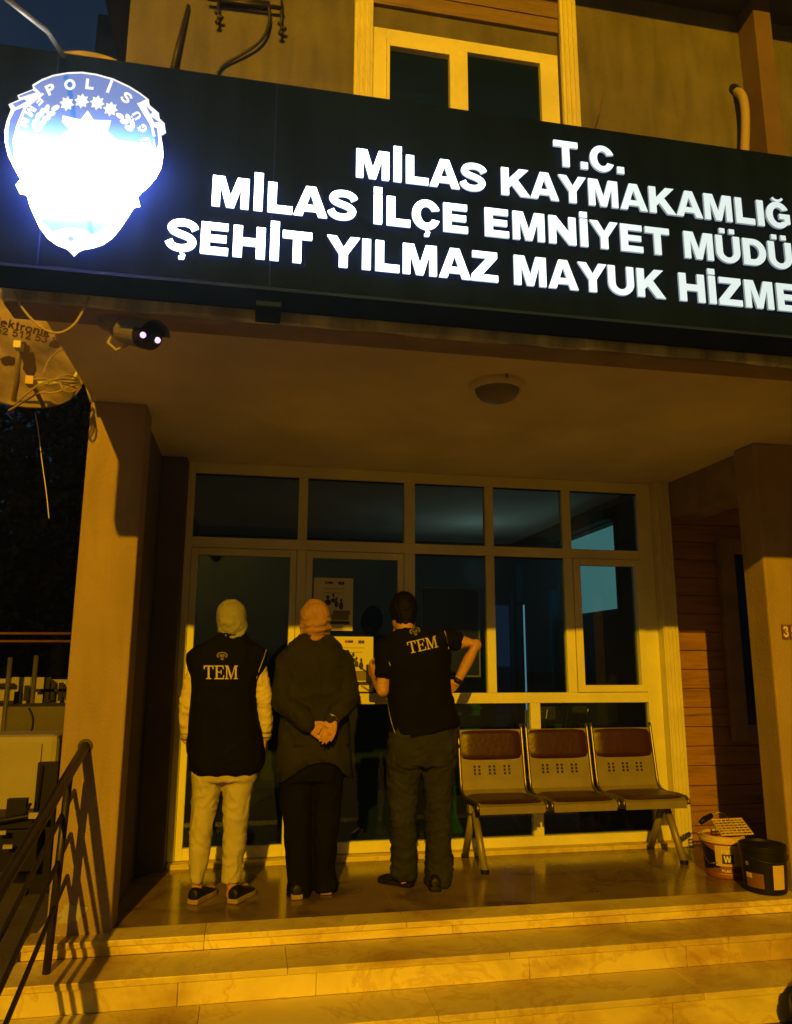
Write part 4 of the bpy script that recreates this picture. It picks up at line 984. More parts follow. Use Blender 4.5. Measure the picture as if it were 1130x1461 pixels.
bf.tube([at(-5, 1172, Y=6.05), at(48, 1163, Y=6.05)], .02, 8); bf.tube([at(36, 1160, Y=6.05), at(44, 1146, Y=6.05)], .012, 8)
BF = thing('metal_trestle', 'low black metal trestle with pale clips in the yard behind the handrail', 'trestle', (-1.6, 6.1, GZ))
bf.build('frame', M['black'], BF, bevel=.004)
cl2 = MB(); quadbox(cl2, 41, 1160, 54, 1168, 6.02, .03); quadbox(cl2, -6, 1186, 8, 1191, 6.02, .03); quadbox(cl2, 4, 1206, 17, 1211, 6.02, .03); cl2.build('clip', M['far_white'], BF)
tk = thing('tank', 'olive grey metal tank with a curved seam behind the white cabinet', 'tank', (-2.0, 7.6, .2))
mb = MB(); quadbox(mb, 10, 1008, 110, 1075, 7.6, .6); mb.build('body', M['olive_tank'], tk, bevel=.015)
mb = MB(); mb.tube(smooth_line3([at(41, 1010, Y=7.59), at(47, 1022, Y=7.59), at(47, 1036, Y=7.59), at(42, 1047, Y=7.59)]), .008, 6); mb.build('seam', M['black'], tk, smooth=True)
wb = thing('board_fence', 'low pale board fence with dark gaps across the yard at the left', 'fence', (-3, 9.0, GZ))
a = at(-60, 968, Y=9.0); b = at(120, 968, Y=9.0); mb = MB(); x = a.x-2
while x < b.x: mb.box(x, min(b.x, x+.19), 9.0, 9.03, GZ, a.z+random.uniform(-.015, .015)); x += .195
mb.build('boards', M['far_white'], wb)
sb = MB()
for px, w_, y0, y1 in ((24, 7, 987, 1003), (37, 4, 978, 1000), (67, 7, 968, 1002), (74, 5, 972, 999), (86, 4, 974, 1000), (93, 5, 980, 995)): quadbox(sb, px-w_/2, y0, px+w_/2, y1, 8.9, .04)
quadbox(sb, 50, 983, 95, 987, 8.9, .04); quadbox(sb, -30, 975, 20, 980, 8.9, .04); quadbox(sb, -30, 1000, 24, 1004, 8.9, .04)
tag(sb.build('scrap_bars', M['black']), 'dark scrap bars stacked against the pale board fence', 'scrap')
rl = thing('pipe_railing', 'thin pipe railing crossing the dark yard behind the left pillar', 'railing', (-3, 9.6, GZ))
for y in (906, 917):
    a = at(-40, y, Y=9.6); b = at(125, y-2, Y=9.6); MB().tube([a+Vector((-2, 0, 0)), b], .016, 8).build('rail', M['rust_label'], rl, smooth=True)
for x, y0 in ((15, 938), (52, 935)):
    a = at(x, y0, Y=8.6); MB().tube([(a.x, 8.6, GZ), a], .025, 8).build('post', M['olive_tank'], rl, smooth=True)
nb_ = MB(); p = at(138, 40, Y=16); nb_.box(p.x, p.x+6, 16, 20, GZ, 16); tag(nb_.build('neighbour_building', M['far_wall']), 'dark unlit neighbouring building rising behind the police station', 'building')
tag(MB().box(-30, -.9, 15.5, 15.8, GZ, 3.2).build('sky_cover_wall', M['far_wall']), 'added dark wall covering the bright sky behind the yard', 'wall')  # added to block the bright sky gap under the trees
# dark trees behind the yard
def tree(lab, X, Yt, H, seed, spread):
    random.seed(seed)
    T_ = thing('tree', lab, 'tree', (X, Yt, GZ), 'dark trees behind the yard')
    tm = MB(); tm.tube([(X, Yt, GZ), (X+.05, Yt, H*.25), (X+.15, Yt+.1, H*.5), (X+.1, Yt, H*.8)], [.17, .13, .09, .03], 8); tips = []
    for k in range(22):
        a = random.uniform(0, 6.3); zb_ = random.uniform(.22, .75)*H
        d = Vector((math.cos(a)*spread*random.uniform(.5, 1), math.sin(a)*spread*.8, random.uniform(.05, .28)*H))*(1.15-.5*zb_/H)
        p0_ = Vector((X+.1, Yt, zb_)); tm.tube([p0_, p0_+d*.5+Vector((0, 0, .1)), p0_+d], [.05, .03, .012], 6); tips += [p0_+d, p0_+d*.72, p0_+d*.45]
    tm.build('trunk', M['bark'], T_, smooth=True); lf = MB()
    for tp in tips:
        for _ in range(150):
            p_ = tp+Vector((random.gauss(0, .42), random.gauss(0, .42), random.gauss(0, .36)))
            u = Vector((random.uniform(-1, 1), random.uniform(-1, 1), random.uniform(-1, 1))).normalized()*.085; w2 = u.cross(Vector((random.uniform(-1, 1), random.uniform(-1, 1), 1))).normalized()*.045
            lf.add([p_-u, p_+w2, p_+u, p_-w2], [(0, 1, 2, 3)])
    lf.build('crown', M['leaf'], T_)
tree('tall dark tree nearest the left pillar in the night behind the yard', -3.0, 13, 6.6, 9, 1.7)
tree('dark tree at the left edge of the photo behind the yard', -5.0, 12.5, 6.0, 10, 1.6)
# black bin cut off at the bottom right
c_ = at(1117, 1440, Y=3.3); bx = c_.x+.32
bn = thing('rubbish_bag', 'black rubbish bag at the foot of the steps in the bottom right corner', 'bag', (bx, 3.3, GZ))
random.seed(4); bg_ = MB(); bg_.ball((bx, 3.3, GZ+.125), (.235, .21, .15), 28, 16); bg_.ball((bx+.03, 3.3, GZ+.06), (.22, .2, .07), 20, 10)
bgo = bg_.build('body', M['black'], bn, smooth=True, remesh=.012, relax=1)
kn_ = MB(); kn_.limb([(bx+.05, 3.3, GZ+.26), (bx+.06, 3.28, GZ+.31), (bx+.10, 3.30, GZ+.34)], [.04, .022, .03], 10); kn_.build('tied_neck', M['black'], bn, smooth=True)

# ------------------------------------------------------------------ people
from mathutils import noise as mnoise
def wrinkle(o, amp, scale, seed=0, fold=.9):
    me = o.data; s = Vector(scale); off = Vector((seed*7.1, seed*3.3, seed))
    for v in me.vertices:
        q = Vector((v.co.x*s.x, v.co.y*s.y, v.co.z*s.z))+off
        q2 = q*1.3+Vector((mnoise.noise(q*.7), mnoise.noise(q*.7+Vector((9, 2, 4))), mnoise.noise(q*.7+Vector((3, 8, 1)))))*1.1
        rg = (1-min(1, abs(mnoise.noise(q2))*3.2))**1.5
        v.co += v.normal*((mnoise.noise(q)*.6+mnoise.noise(q*2.3)*.3)*amp + rg*amp*fold)
    me.update()
wrinkle(bgo, .014, (9, 9, 9), 21)
def rows(Y, L):
    """(y, xl, xr, half depth, shift in depth) in photo pixels at depth Y -> stack rows"""
    out = []
    for y, xl, xr, ry, dy in L:
        a = at(xl, y, Y=Y); b = at(xr, y, Y=Y); out.append(((a.z+b.z)/2, (a.x+b.x)/2, Y+dy, (b.x-a.x)/2, ry))
    return sorted(out)
def hand(mb, w, fd, pn, td, curl=.5, L=.175, spread=.0205, thumb=True):
    """wrist, finger direction, palm side normal, thumb side direction"""
    w = Vector(w); fd = Vector(fd).normalized(); pn = (Vector(pn)-fd*fd.dot(Vector(pn))).normalized(); td = (Vector(td)-fd*fd.dot(Vector(td))-pn*pn.dot(Vector(td))).normalized()
    k = L/.18
    pal = .088*k
    for i in range(4):
        o = (1.5-i)*spread*k
        kn = w+fd*(pal-(.0, .002, .0, -.006)[i]*-1*k if False else pal-abs(i-1.2)*.004)+td*o
        mb.limb([w+fd*.012+td*o*.55, w+fd*pal*.55+td*o*.9, kn], [.0165*k, .0150*k, .0115*k], 10)
        Lf = (.072, .080, .074, .058)[i]*k; d = fd.copy(); p = kn.copy(); pts = [p.copy()]; rr = [.0098*k]
        for s, (fr, bend) in enumerate(((.45, curl*.75), (.32, curl*1.1), (.25, curl*.8))):
            d = (d*math.cos(bend)+pn*math.sin(bend)); q = fd*math.cos(bend)-pn*0
            # rotate the bend frame with the finger
            n2 = (pn-d*pn.dot(d)); pn_l = n2.normalized() if n2.length > 1e-4 else -fd
            p = p+d*Lf*fr; pts.append(p.copy()); rr.append((.0088, .0080, .0066)[s]*k)
            d = d.normalized()
        mb.limb(pts, rr, 9)
    if thumb:
        b = w+fd*.022*k+td*.026*k; d1 = (fd*.65+td*.65+pn*.25).normalized(); p1 = b+d1*.042*k; d2 = (fd*.9+td*.2+pn*.35).normalized(); p2 = p1+d2*.030*k; p3 = p2+(fd*.95+pn*.4).normalized()*.022*k
        mb.limb([w+fd*.008+td*.010*k, b, p1, p2, p3], [.015*k, .0155*k, .0115*k, .0098*k, .0075*k], 9)
def face(mb, c, f, u, r):
    """nose, brow, lips, chin, ears on a head; f faces forward, u up"""
    f = Vector(f).normalized(); u = Vector(u).normalized(); s = f.cross(u).normalized()
    mb.limb([c+f*r*.92+u*r*.22, c+f*r*1.12-u*r*.20], [.009, .014], 8)
    mb.limb([c+f*r*.93-u*r*.50+s*.018, c+f*r*.97-u*r*.50, c+f*r*.93-u*r*.50-s*.018], [.006, .009, .006], 8)
    mb.ball(c+f*r*.80-u*r*.92, (.03, .03, .026), 12, 8)
    for k in (-1, 1):
        mb.ball(c+f*r*.86+u*r*.12+s*k*.032, .011, 10, 8); mb.limb([c+f*r*.87+u*r*.30+s*k*.014, c+f*r*.82+u*r*.31+s*k*.05], [.008, .006], 8)
        e_ = c+s*k*r*.80-u*r*.02
        mb.limb([e_+u*.026, e_+u*.012-f*.014, e_-u*.008-f*.012, e_-u*.026], [.008, .009, .008, .007], 8)
def head(mb, c, f, u, r=.098):
    c = Vector(c); f = Vector(f).normalized(); u = Vector(u).normalized()
    q = Vector((0, 0, 1)).rotation_difference(u)
    mb.ball(c+u*.018, (.074, .092, .100), 20, 14, q); mb.ball(c-u*.045+f*.018, (.060, .068, .075), 18, 12, q)
    face(mb, c, f, u, r*.93)
def bvh(o):
    d = wloc(o.parent) if o.parent else Vector((0, 0, 0))
    return BVHTree.FromPolygons([v.co+d for v in o.data.vertices], [tuple(p.vertices) for p in o.data.polygons])
def hitp(bv, x, y, lift=.004, fallback=4.5):
    o = Vector((0, 0, CZ)); d = (at(x, y, Y=5)-o).normalized(); h = bv.ray_cast(o, d)
    return (h[0] if h[0] is not None else at(x, y, Y=fallback))-d*lift
def back_text(par, bv, s, x0, y0, h, slope, wx, m_, name, curve=0.0):
    keys = ['s'+k for k in s]; u = 0; mb = MB(); c, s_ = math.cos(R(slope)), math.sin(R(slope))
    for k in keys:
        adv, lps = G[k]; vs, fs = fill2d([[(u+a, b) for a, b in lp] for lp in lps], 0, 0)
        mb.add([hitp(bv, x0+(x*wx*c+z*s_)*h, y0+(x*wx*s_-z*c)*h+curve*((x-1.6)/1.6)**2) for x, y, z in vs], fs); u += adv
    return mb.build(name, m_, par)
def back_badge(par, bv, cx, cy, w_, h_, rot=0):
    mb = MB(); c, s_ = math.cos(R(rot)), math.sin(R(rot))
    def P(u, v): return hitp(bv, cx+(u*w_*c-v*h_*s_), cy+(u*w_*s_+v*h_*c))
    for loop in (arc(0, 0, 1, .72, 150, 390, 20)+arc(0, 0, .72, .45, 390, 150, 20), arc(0, .05, .55, .30, 0, 360, 14)[:-1], [(-.35, .45), (.35, .45), (.22, .62), (.32, .85), (0, 1.0), (-.32, .85), (-.22, .62)], [(-.95, .2), (-.6, .3), (-.5, .5), (-.85, .45)], [(.95, .2), (.6, .3), (.5, .5), (.85, .45)]):
        vs, fs = fill2d([loop], 0, 0); mb.add([P(x, z if True else 0) for x, y, z in vs], fs)
    return mb.build('back_badge', M['badge_thread'], par)
def piping(par, bv, name, L, m_, r_=.0026):
    for pts in L:
        pp = smooth_line3([hitp(bv, x, y, .002) for x, y in pts], 2); MB().tube(pp, r_, 6).build(name, m_, par, smooth=True)
def shoe(name, heel, toe, par, m_, sole, pale=True, hgt=.085):
    h = Vector(heel); t = Vector(toe); d = (t-h); L = d.length; d.normalize(); s = Vector((-d.y, d.x, 0))
    mb = MB(); vs = []
    def ring(p, w_, z0, z1):
        return [p+s*w_*math.cos(a)+Vector((0, 0, (z0+z1)/2+(z1-z0)/2*math.sin(a))) for a in [2*math.pi*k/14 for k in range(14)]]
    secs = [(-.01, .022, .02, .06), (.0, .034, .012, hgt), (.25, .036, .012, hgt+.004), (.42, .036, .012, .072), (.62, .042, .012, .058), (.82, .043, .012, .048), (.96, .030, .014, .036), (1.0, .012, .018, .028)]
    R_ = [ring(h+d*L*f, w_, z0, z1) for f, w_, z0, z1 in secs]
    vs = [v for r in R_ for v in r]; n = 14
    fs = [(i*n+k, i*n+(k+1) % n, (i+1)*n+(k+1) % n, (i+1)*n+k) for i in range(len(secs)-1) for k in range(n)]+[tuple(range(n))[::-1], tuple((len(secs)-1)*n+k for k in range(n))]
    o = mb.add(vs, fs).build(name, m_, par, smooth=True, subsurf=1)
    sb_ = MB(); outl = []
    for f, w_ in ((-.015, .018), (.0, .032), (.25, .036), (.45, .036), (.65, .043), (.85, .043), (.97, .03), (1.01, .01)): outl.append((f, w_))
    loop = [h+d*L*f+s*w_ for f, w_ in outl]+[h+d*L*f-s*w_ for f, w_ in outl[::-1]]; k = len(loop)
    sb_.add([v+Vector((0, 0, .001)) for v in loop]+[v+Vector((0, 0, .026)) for v in loop], [tuple(range(k))[::-1], tuple(range(k, 2*k))]+[(i, (i+1) % k, k+(i+1) % k, k+i) for i in range(k)])
    sb_.build('sole', sole, o, bevel=.004)
    return o

# ---- person in cream sleeves and a long black vest
Y = 4.62
p = thing('person', 'person in pale headscarf, long black TEM vest, cream sleeves and trousers, seen from behind', 'person', (-.13, 4.62, 0))
b = MB()
hc = at(331, 884, Y=Y); head(b, hc+Vector((0, .02, 0)), (0, 1, -.12), (0, .05, 1))
nk = at(331, 912, Y=Y); ch_ = at(323, 960, Y=Y); pv = at(321, 1088, Y=Y)
b.limb([hc-Vector((0, -.01, .05)), nk, at(328, 930, Y=Y)], [.052, .052, .06]); b.limb([at(326, 945, Y=Y), at(322, 1000, Y=Y), at(321, 1040, Y=Y), pv], [.095, .090, .088, .10], 18)
shl, shr = at(284, 938, Y=Y), at(368, 938, Y=Y)
elL, elR = at(268, 1000, Y=Y)+Vector((0, .0, 0)), at(377, 998, Y=Y)
wrL, wrR = at(268, 1054, Y=Y+.05), at(378, 1052, Y=Y+.04)
for s0, e0, w0 in ((shl, elL, wrL), (shr, elR, wrR)): b.limb([at(326, 942, Y=Y), s0, e0, w0], [.07, .040, .034, .024])
hand(b, wrR, (-.08, .10, -1), (-1, .1, 0), (0, 1, 0), .35, .165)
hand(b, wrL, (.08, .10, -1), (1, .1, 0), (0, 1, 0), .35, .165)
ankL, ankR = at(281, 1266, Y=4.63), at(331, 1266, Y=4.62)
for hx, kx, ky, an in ((302, 289, 1180, ankL), (341, 337, 1180, ankR)): b.limb([at(hx, 1090, Y=Y), at(kx, ky, Y=Y), an, Vector((an.x, an.y, .035)), Vector((an.x+.07, an.y+.12, .03))], [.07, .048, .030, .032, .028])
b.build('body', M['skin'], p, smooth=True, remesh=.0048, relax=3)
sc_ = MB().stack(rows(Y+.02, [(856, 324, 338, .02, 0), (859.5, 318, 344, .052, 0), (865, 313, 348, .08, 0), (873, 310, 351, .097, 0), (882, 309, 352, .103, 0), (891, 310, 352, .102, 0), (898, 311, 351, .096, 0), (904, 312, 350, .088, 0), (911, 311, 351, .082, 0), (920, 306, 356, .082, 0)]), 30, 2.1)
for L_ in ([(311, 884), (318, 897), (331, 902), (344, 897), (351, 884)], [(310, 893), (320, 906), (333, 910), (346, 905), (352, 893)]):
    n_ = len(L_)
    sc_.limb([at(x, y, Y=Y+.02-.095*math.sin(math.pi*(k+.35)/(n_-.3))) for k, (x, y) in enumerate(L_)], [.006]+[.008]*(n_-2)+[.006], 8)
o = sc_.build('headscarf', M['scarf_cream'], p, smooth=True, remesh=.007, relax=3); wrinkle(o, .006, (11, 11, 19), 1)
v = MB(); v.stack(rows(Y, [(903, 313, 349, .066, 0), (910, 306, 352, .07, 0), (917, 294, 361, .075, 0), (925, 276, 375, .085, 0), (933, 266, 383, .095, 0), (948, 266, 380, .112, 0), (966, 270, 371, .122, 0), (982, 272, 366, .125, 0), (1000, 271, 365, .127, 0), (1020, 269, 368, .130, 0), (1050, 267, 374, .135, 0), (1080, 268, 378, .140, 0), (1096, 271, 376, .140, 0), (1103, 276, 368, .132, 0)]), 36, 2.5)
vest = v.build('vest', M['vest'], p, smooth=True, remesh=.010, relax=5); wrinkle(vest, .009, (8, 8, 5), 2)
bv = bvh(vest)
back_text(vest, bv, 'TEM', 290, 969, 19.5, 0, .80, M['letter_thread'], 'vest_lettering')
back_badge(vest, bv, 317, 935, 8, 7)
piping(vest, bv, 'piping', [[(380, 927), (376, 940), (370, 955), (366, 968)]], M['silver'])
for nm, s0, e0, w0 in (('L', at(281, 952, Y=Y), elL, wrL), ('R', at(368, 950, Y=Y), elR, wrR)):
    sl = MB(); sl.limb([s0, s0*.5+e0*.5, e0, e0*.45+w0*.55, w0+(w0-e0).normalized()*-.015], [.046, .048, .047, .044, .040], 18); sl.tube([w0+(w0-e0).normalized()*-.03, w0+(w0-e0).normalized()*.006], [.041, .038], 16)
    o = sl.build('sleeve', M['cream'], p, smooth=True, remesh=.008, relax=2); wrinkle(o, .008, (14, 14, 16), 3)
    d_ = (w0-e0).normalized(); stp = MB()
    for k in (-.040, -.034, -.012, -.006): stp.lathe([(.0440, -.0012), (.0452, 0), (.0440, .0012)], w0+d_*k, 22, axis=d_)
    stp.build('cuff_stripe', M['denim'], o)
tl = MB()
tl.stack(rows(Y, [(1075, 273, 372, .125, 0), (1095, 273, 368, .125, 0), (1112, 273, 365, .118, 0)]), 30, 2.3)
tl.stack(rows(Y, [(1100, 272, 320, .10, 0), (1140, 274, 312, .083, 0), (1174, 271, 304, .073, .005), (1215, 270, 299, .064, .005), (1245, 271, 293, .056, .005), (1258, 272, 291, .054, .005)]), 24, 2.1)
tl.stack(rows(Y, [(1100, 318, 367, .10, 0), (1140, 319, 357, .083, 0), (1174, 319, 353, .073, 0), (1215, 318, 349, .064, 0), (1245, 316, 344, .056, 0), (1258, 316, 342, .054, 0)]), 24, 2.1)
o = tl.build('trousers', M['trouser'], p, smooth=True, remesh=.009, relax=3); wrinkle(o, .009, (10, 10, 9), 4)
f0 = at(274, 1291, Z=0); shoe('shoe', f0, f0+Vector((.10, .205, 0)), p, M['shoe'], M['sole']); f0 = at(331, 1290, Z=0); shoe('shoe', f0, f0+Vector((.11, .20, 0)), p, M['shoe'], M['sole'])

# ---- person in the olive coat, hands held behind the back
Y = 4.66
p = thing('person', 'person in salmon headscarf and long olive coat, hands held behind the back', 'person', (.40, 4.66, 0))
b = MB(); hc = at(449, 886, Y=Y); head(b, hc+Vector((0, .02, 0)), (.05, 1, -.2), (0, .08, 1))
b.limb([hc-Vector((0, -.01, .05)), at(449, 915, Y=Y), at(449, 930, Y=Y)], [.052, .052, .06]); b.limb([at(449, 945, Y=Y), at(449, 1000, Y=Y), at(448, 1040, Y=Y), at(446, 1085, Y=Y)], [.10, .095, .09, .105], 18)
sL, sR = at(411, 942, Y=Y), at(488, 940, Y=Y); eL, eR = at(404, 1000, Y=Y-.05), at(497, 996, Y=Y-.05)
wL, wR = at(441, 1034, Y=4.485), at(474, 1026, Y=4.475)
for s0, e0, w0 in ((sL, eL, wL), (sR, eR, wR)): b.limb([at(449, 945, Y=Y), s0, e0, w0], [.07, .042, .036, .024])
hand(b, wL+Vector((.004, 0, .0)), (1.0, -.05, -.75), (.2, -.9, -.2), (.6, -.2, .8), .55, .16, .0215)
hand(b, wR+Vector((0, -.012, 0)), (-.22, -.05, -1), (-.4, -.85, .0), (-1, -.1, .1), .50, .165, .0215)
for hx, kx, ax_ in ((424, 425, 427), (466, 465, 463)):
    an = at(ax_, 1266, Y=Y); b.limb([at(hx, 1090, Y=Y), at(kx, 1180, Y=Y), an, Vector((an.x, an.y, .035)), Vector((an.x+.02, an.y+.13, .03))], [.07, .048, .032, .032, .028])
b.build('body', M['skin'], p, smooth=True, remesh=.0046, relax=2)
s_ = MB().stack(rows(Y+.02, [(856, 443, 457, .02, 0), (860, 437, 463, .055, 0), (866, 432, 467, .083, 0), (874, 429, 470, .098, 0), (884, 428, 470, .104, 0), (893, 429, 470, .102, 0), (900, 429, 470, .097, 0), (906, 430, 471, .09, 0), (913, 429, 472, .085, 0), (922, 424, 478, .085, 0)]), 30, 2.1)
for y0, y1, yy in ((893, 884, -.090), (901, 896, -.088), (906, 912, -.082)):
    s_.limb([at(430, y0, Y=Y-.01), at(440, (y0*2+y1)/3+1.5, Y=Y+yy+.02), at(452, (y0+y1)/2+2, Y=Y+yy+.008), at(463, (y0+y1*2)/3+1, Y=Y+yy+.02), at(471, y1, Y=Y-.01)], [.010, .013, .014, .013, .010], 8)
o = s_.build('headscarf', M['scarf_pink'], p, smooth=True, remesh=.007, relax=2); wrinkle(o, .007, (12, 12, 22), 5)
ct = MB(); ct.stack(rows(Y, [(905, 430, 470, .07, 0), (911, 424, 478, .075, 0), (918, 414, 484, .085, 0), (928, 406, 491, .098, 0), (942, 401, 496, .112, 0), (965, 401, 496, .125, 0), (1000, 404, 494, .125, 0), (1030, 401, 496, .128, 0), (1062, 397, 499, .135, 0)]), 36, 2.4)
for s0, e0, w0 in ((sL, eL, wL), (sR, eR, wR)):
    d_ = (w0-e0).normalized()
    ct.limb([s0+Vector((0, 0, -.01)), s0*.5+e0*.5, e0, e0*.5+w0*.5, w0-d_*.012], [.068, .068, .066, .060, .047], 18)
sk_ = MB(); NK = 56; top = []; bot = []
hem = [(386, 1116), (398, 1114), (416, 1101), (434, 1090), (450, 1085), (466, 1084), (480, 1090), (490, 1104), (505, 1110), (515, 1112)]
for ring, (zpx, xl, xr, ry) in enumerate(((1052, 398, 498, .133), (1075, 393, 502, .143), (0, 390, 505, .152))):
    for k in range(NK):
        a = 2*math.pi*k/NK; c, s2 = math.cos(a), math.sin(a); xa = (xl+xr)/2+(xr-xl)/2*math.copysign(abs(c)**.83, c)
        if ring == 2:
            yy = 1112
            if s2 < .35:
                for (x0, y0), (x1, y1) in zip(hem, hem[1:]):
                    if x0 <= xa <= x1: yy = y0+(y1-y0)*(xa-x0)/(x1-x0)
        else: yy = zpx
        q_ = at(xa, yy, Y=Y); rip = 1+.035*math.sin(5*a+1.3)*(ring/2)
        top.append(Vector((q_.x, Y+ry*rip*math.copysign(abs(s2)**.83, s2), q_.z)))
inn = [Vector((v.x+(at(447, 1080, Y=Y).x-v.x)*.05, v.y+(Y-v.y)*.06, v.z)) for v in top]
fs = [(r*NK+k, r*NK+(k+1) % NK, (r+1)*NK+(k+1) % NK, (r+1)*NK+k) for r in range(2) for k in range(NK)]
sk_.v = [tuple(v) for v in top+inn]; off = len(top)
sk_.f = fs+[tuple(i+off for i in f[::-1]) for f in fs]+[(2*NK+k, 2*NK+(k+1) % NK, off+2*NK+(k+1) % NK, off+2*NK+k) for k in range(NK)]
coat = ct.build('coat', M['coat'], p, smooth=True, remesh=.010, relax=4, raw=sk_); wrinkle(coat, .012, (9, 9, 8), 6)
cr_ = MB(); d_ = (wR-eR).normalized(); cr_.lathe([(.034, -.006), (.039, 0), (.034, .006)], wR+d_*.004, 22, axis=d_); cr_.build('cuff_band', M['silver'], p, smooth=True)
cr_ = MB(); d_ = (wL-eL).normalized(); cr_.lathe([(.034, -.010), (.0405, 0), (.034, .010)], wL+d_*.004, 22, axis=d_); cr_.build('cuff_band', M['coat'], p, smooth=True)
tl = MB(); tl.stack(rows(Y, [(1060, 402, 494, .12, 0), (1090, 398, 490, .125, 0), (1112, 397, 489, .12, 0)]), 30, 2.3)
tl.stack(rows(Y, [(1100, 397, 446, .10, 0), (1150, 401, 445, .088, 0), (1200, 407, 444, .08, 0), (1240, 410, 444, .078, 0), (1262, 410, 444, .082, 0), (1277, 410, 443, .086, 0)]), 24, 2.2)
tl.stack(rows(Y, [(1100, 445, 489, .10, 0), (1150, 446, 486, .088, 0), (1200, 446, 480, .08, 0), (1240, 446, 479, .078, .02), (1260, 446, 482, .082, .03), (1271, 447, 482, .086, .03)]), 24, 2.2)
o = tl.build('trousers', M['black_cloth'], p, smooth=True, remesh=.009, relax=2); wrinkle(o, .009, (9, 9, 4), 7)
f0 = at(424, 1284, Z=0); shoe('shoe', f0, f0+Vector((-.01, .23, 0)), p, M['shoe'], M['sole']); f0 = at(465, 1277, Z=0); shoe('shoe', f0, f0+Vector((.03, .23, 0)), p, M['shoe'], M['sole'])

# ---- man in the black vest and dark jeans
Y = 4.72
p = thing('person', 'man with short black hair in black TEM vest and dark jeans, right hand on hip', 'person', (1.1, 4.72, 0))
b = MB(); hc = at(575, 874, Y=Y+.06); hu = Vector((.10, .36, 1)).normalized(); hf = Vector((-.30, .90, -.45)).normalized()
head(b, hc, hf, hu)
b.limb([hc-hu*.06-hf*.02, at(578, 898, Y=Y), at(585, 915, Y=Y-.01)], [.056, .058, .07]); b.limb([at(592, 935, Y=Y), at(596, 985, Y=Y), at(600, 1020, Y=Y), at(604, 1050, Y=Y)], [.115, .105, .10, .11], 18)
sL, sR = at(551, 925, Y=Y), at(628, 910, Y=Y)
eL, eR = at(546, 985, Y=Y-.02), at(679, 920, Y=Y-.04)
wL, wR = at(535, 966, Y=Y+.25), at(652, 974, Y=Y-.01)
b.limb([at(592, 935, Y=Y), sL, sL*.35+eL*.65, eL, eL*.6+wL*.4, wL], [.08, .052, .044, .041, .040, .028]); b.limb([at(592, 930, Y=Y), sR, sR*.4+eR*.6, eR, eR*.62+wR*.38, wR], [.08, .050, .043, .037, .036, .026])
hand(b, wR, (-.75, .25, -.55), (-.3, 1, .2), (-.2, .3, 1), .35, .18)
hand(b, wL, (-.35, .5, .75), (.9, .3, .2), (0, -1, .3), .95, .18)
for hx, kx, ax_ in ((578, 577, 577), (624, 625, 624)):
    an = at(ax_, 1250, Y=Y); b.limb([at(hx, 1060, Y=Y), at(kx, 1160, Y=Y), an, Vector((an.x, an.y, .035)), Vector((an.x+(-.05 if hx < 600 else .0), an.y+.13, .03))], [.08, .055, .036, .034, .03])
b.build('body', M['skin'], p, smooth=True, remesh=.0048, relax=2)
hr = MB(); q_ = Vector((0, 0, 1)).rotation_difference(hu)
hr.ball(hc+hu*.022-hf*.006, (.089, .106, .113), 24, 16, q_); hr.ball(hc-hu*.045-hf*.034, (.066, .062, .085), 18, 12, q_); hr.limb([hc-hu*.03-hf*.05, hc-hu*.105-hf*.035], [.052, .040], 12)
o = hr.build('hair', M['hair'], p, smooth=True, remesh=.007, relax=2); wrinkle(o, .006, (45, 45, 30), 8)
v = MB(); v.stack(rows(Y, [(896, 567, 604, .066, -.0), (902, 560, 616, .072, 0), (908, 551, 628, .08, 0), (915, 544, 637, .092, 0), (926, 543, 642, .105, 0), (942, 548, 642, .122, 0), (965, 553, 641, .130, 0), (990, 553, 644, .132, 0), (1012, 554, 649, .132, 0), (1032, 558, 654, .134, 0), (1044, 563, 655, .134, 0)]), 36, 2.5)
c_ = MB()
vest = v.build('vest', M['vest'], p, smooth=True, remesh=.010, relax=4)
cz_ = at(610, 1044, Y=Y); offv = wloc(p)
for vv in vest.data.vertices:                           # the hem and shoulders tilt with his stance
    t = max(0, min(1, (1.12-(vv.co.z+offv.z))/.20)); vv.co.z += (vv.co.x+offv.x-cz_.x)*.20*t
wrinkle(vest, .007, (7, 7, 4), 9)
bv = bvh(vest)
back_text(vest, bv, 'TEM', 583.5, 933, 17, -13, .80, M['letter_thread'], 'vest_lettering')
back_badge(vest, bv, 592, 900, 8, 7, -14)
piping(vest, bv, 'piping', [[(543, 921), (549, 928), (553, 938), (557, 950)], [(634, 900), (637, 908), (639, 918), (640, 926)], [(552, 997), (555, 1015), (559, 1032), (564, 1046)]], M['silver'])
for nm, A, B_2, f in (('L', sL, eL, .64), ('R', sR, eR, .52)):
    e_ = A+(B_2-A)*f; sl = MB(); sl.limb([A+Vector((0, 0, -.005)), A*.5+e_*.5, e_-(e_-A).normalized()*.02], [.070, .066, .058], 18); sl.tube([e_-(e_-A).normalized()*.05, e_], [.060, .059], 18)
    o = sl.build('sleeve', M['vest'], p, smooth=True, remesh=.008, relax=2); wrinkle(o, .005, (14, 14, 14), 10)
dw = (wR-eR).normalized(); wb_ = MB(); wb_.lathe([(.026, -.016), (.032, -.014), (.032, .014), (.026, .016)], wR-dw*.012, 20, axis=dw); wb_.build('wristband', M['black'], p, smooth=True)
tl = MB(); tl.stack(rows(Y, [(1025, 562, 648, .118, 0), (1045, 557, 652, .124, 0), (1065, 554, 652, .130, -.01), (1090, 553, 649, .125, -.005)]), 30, 2.4)
tl.stack(rows(Y, [(1080, 552, 603, .11, 0), (1110, 553, 598, .098, 0), (1150, 556, 593, .085, 0), (1195, 558, 594, .076, .005), (1232, 560, 594, .068, .01), (1246, 558, 594, .07, .01), (1254, 560, 592, .066, .01)]), 24, 2.2)
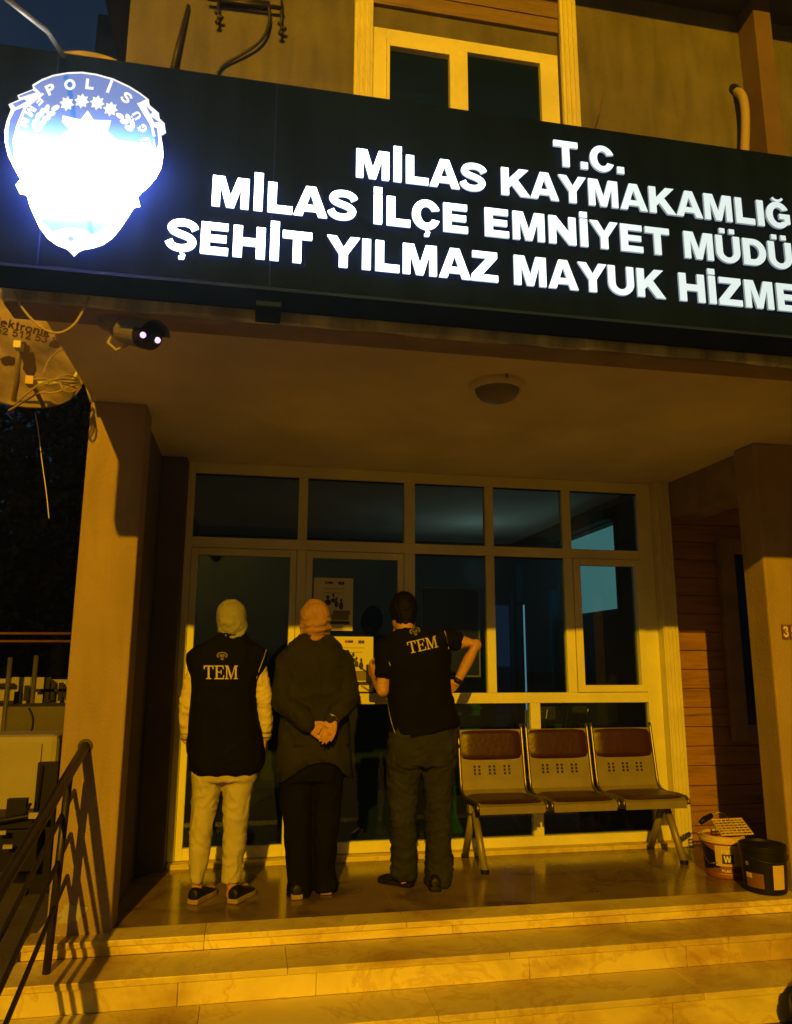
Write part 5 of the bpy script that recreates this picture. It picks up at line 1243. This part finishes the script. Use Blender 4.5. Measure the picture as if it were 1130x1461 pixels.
tl.stack(rows(Y, [(1080, 600, 650, .11, 0), (1110, 603, 646, .098, 0), (1150, 606, 642, .085, -.005), (1195, 609, 642, .076, -.02), (1230, 606, 643, .072, -.035), (1250, 606, 642, .074, -.04), (1260, 608, 640, .066, -.04)]), 24, 2.2)
o = tl.build('jeans', M['denim'], p, smooth=True, remesh=.009, relax=2); wrinkle(o, .013, (10, 10, 14), 11)
bj = bvh(o)
for cx, cy, w_, h_ in ((578, 1073, 15, 16), (625, 1071, 15, 16)):
    pk = MB(); gx = [cx+w_*(k/5-1)*.98 if False else cx-w_+2*w_*k/6 for k in range(7)]
    rows_ = []
    for r_ in range(6):
        yy_ = cy-h_+2*h_*r_/5; sq = 1-(.35*(r_-3)/2 if r_ > 3 else 0)
        rows_.append([hitp(bj, cx+(x-cx)*sq*.9, yy_-(x-cx)*.05, .005) for x in gx])
    pk.add([p_ for r_ in rows_ for p_ in r_], [(a*7+b, a*7+b+1, a*7+b+8, a*7+b+7) for a in range(5) for b in range(6)]); pk.build('back_pocket', M['denim'], o, smooth=True)
f0 = at(588, 1266, Z=0); shoe('shoe', f0, f0+Vector((-.17, .16, 0)), p, M['shoe'], M['black']); f0 = at(622, 1273, Z=0); shoe('shoe', f0, f0+Vector((.02, .25, 0)), p, M['shoe'], M['black'])
# hand held radio with its aerial
rd_ = thing('hand_radio', 'black hand held radio with thin aerial held in the man\'s left hand', 'radio', tuple(wL))
hp = wL+Vector((-.02, .06, .03))
ra = MB(); ax2 = Vector((-.60, .15, .45)).normalized()
MB().box(hp.x-.028, hp.x+.028, hp.y-.017, hp.y+.017, hp.z-.07, hp.z+.05).build('casing', M['black'], rd_, bevel=.006)
MB().tube([at(537, 969, Y=hp.y), at(525, 960, Y=hp.y-.01), at(511, 950, Y=hp.y-.02)], [.006, .005, .004], 8).build('aerial', M['black'], rd_, smooth=True)

# ------------------------------------------------------------------ added haze volume that imitates lens bloom round the lit sign
hz = MB().box(-24, 24, -20, 24, GZ-1, 16).build('haze', bpy.data.materials.new('bloom_haze')); hz['kind'] = 'stuff'
hm = hz.data.materials[0]; hm.use_nodes = True; hn = hm.node_tree
for x_ in list(hn.nodes):
    if x_.type == 'BSDF_PRINCIPLED': hn.nodes.remove(x_)
pv = hn.nodes.new('ShaderNodeVolumePrincipled'); pv.inputs['Color'].default_value = (.66, .92, 1, 1); pv.inputs['Density'].default_value = 0.0055; pv.inputs['Anisotropy'].default_value = 0.75
hn.links.new(pv.outputs[0], [x_ for x_ in hn.nodes if x_.type == 'OUTPUT_MATERIAL'][0].inputs['Volume'])
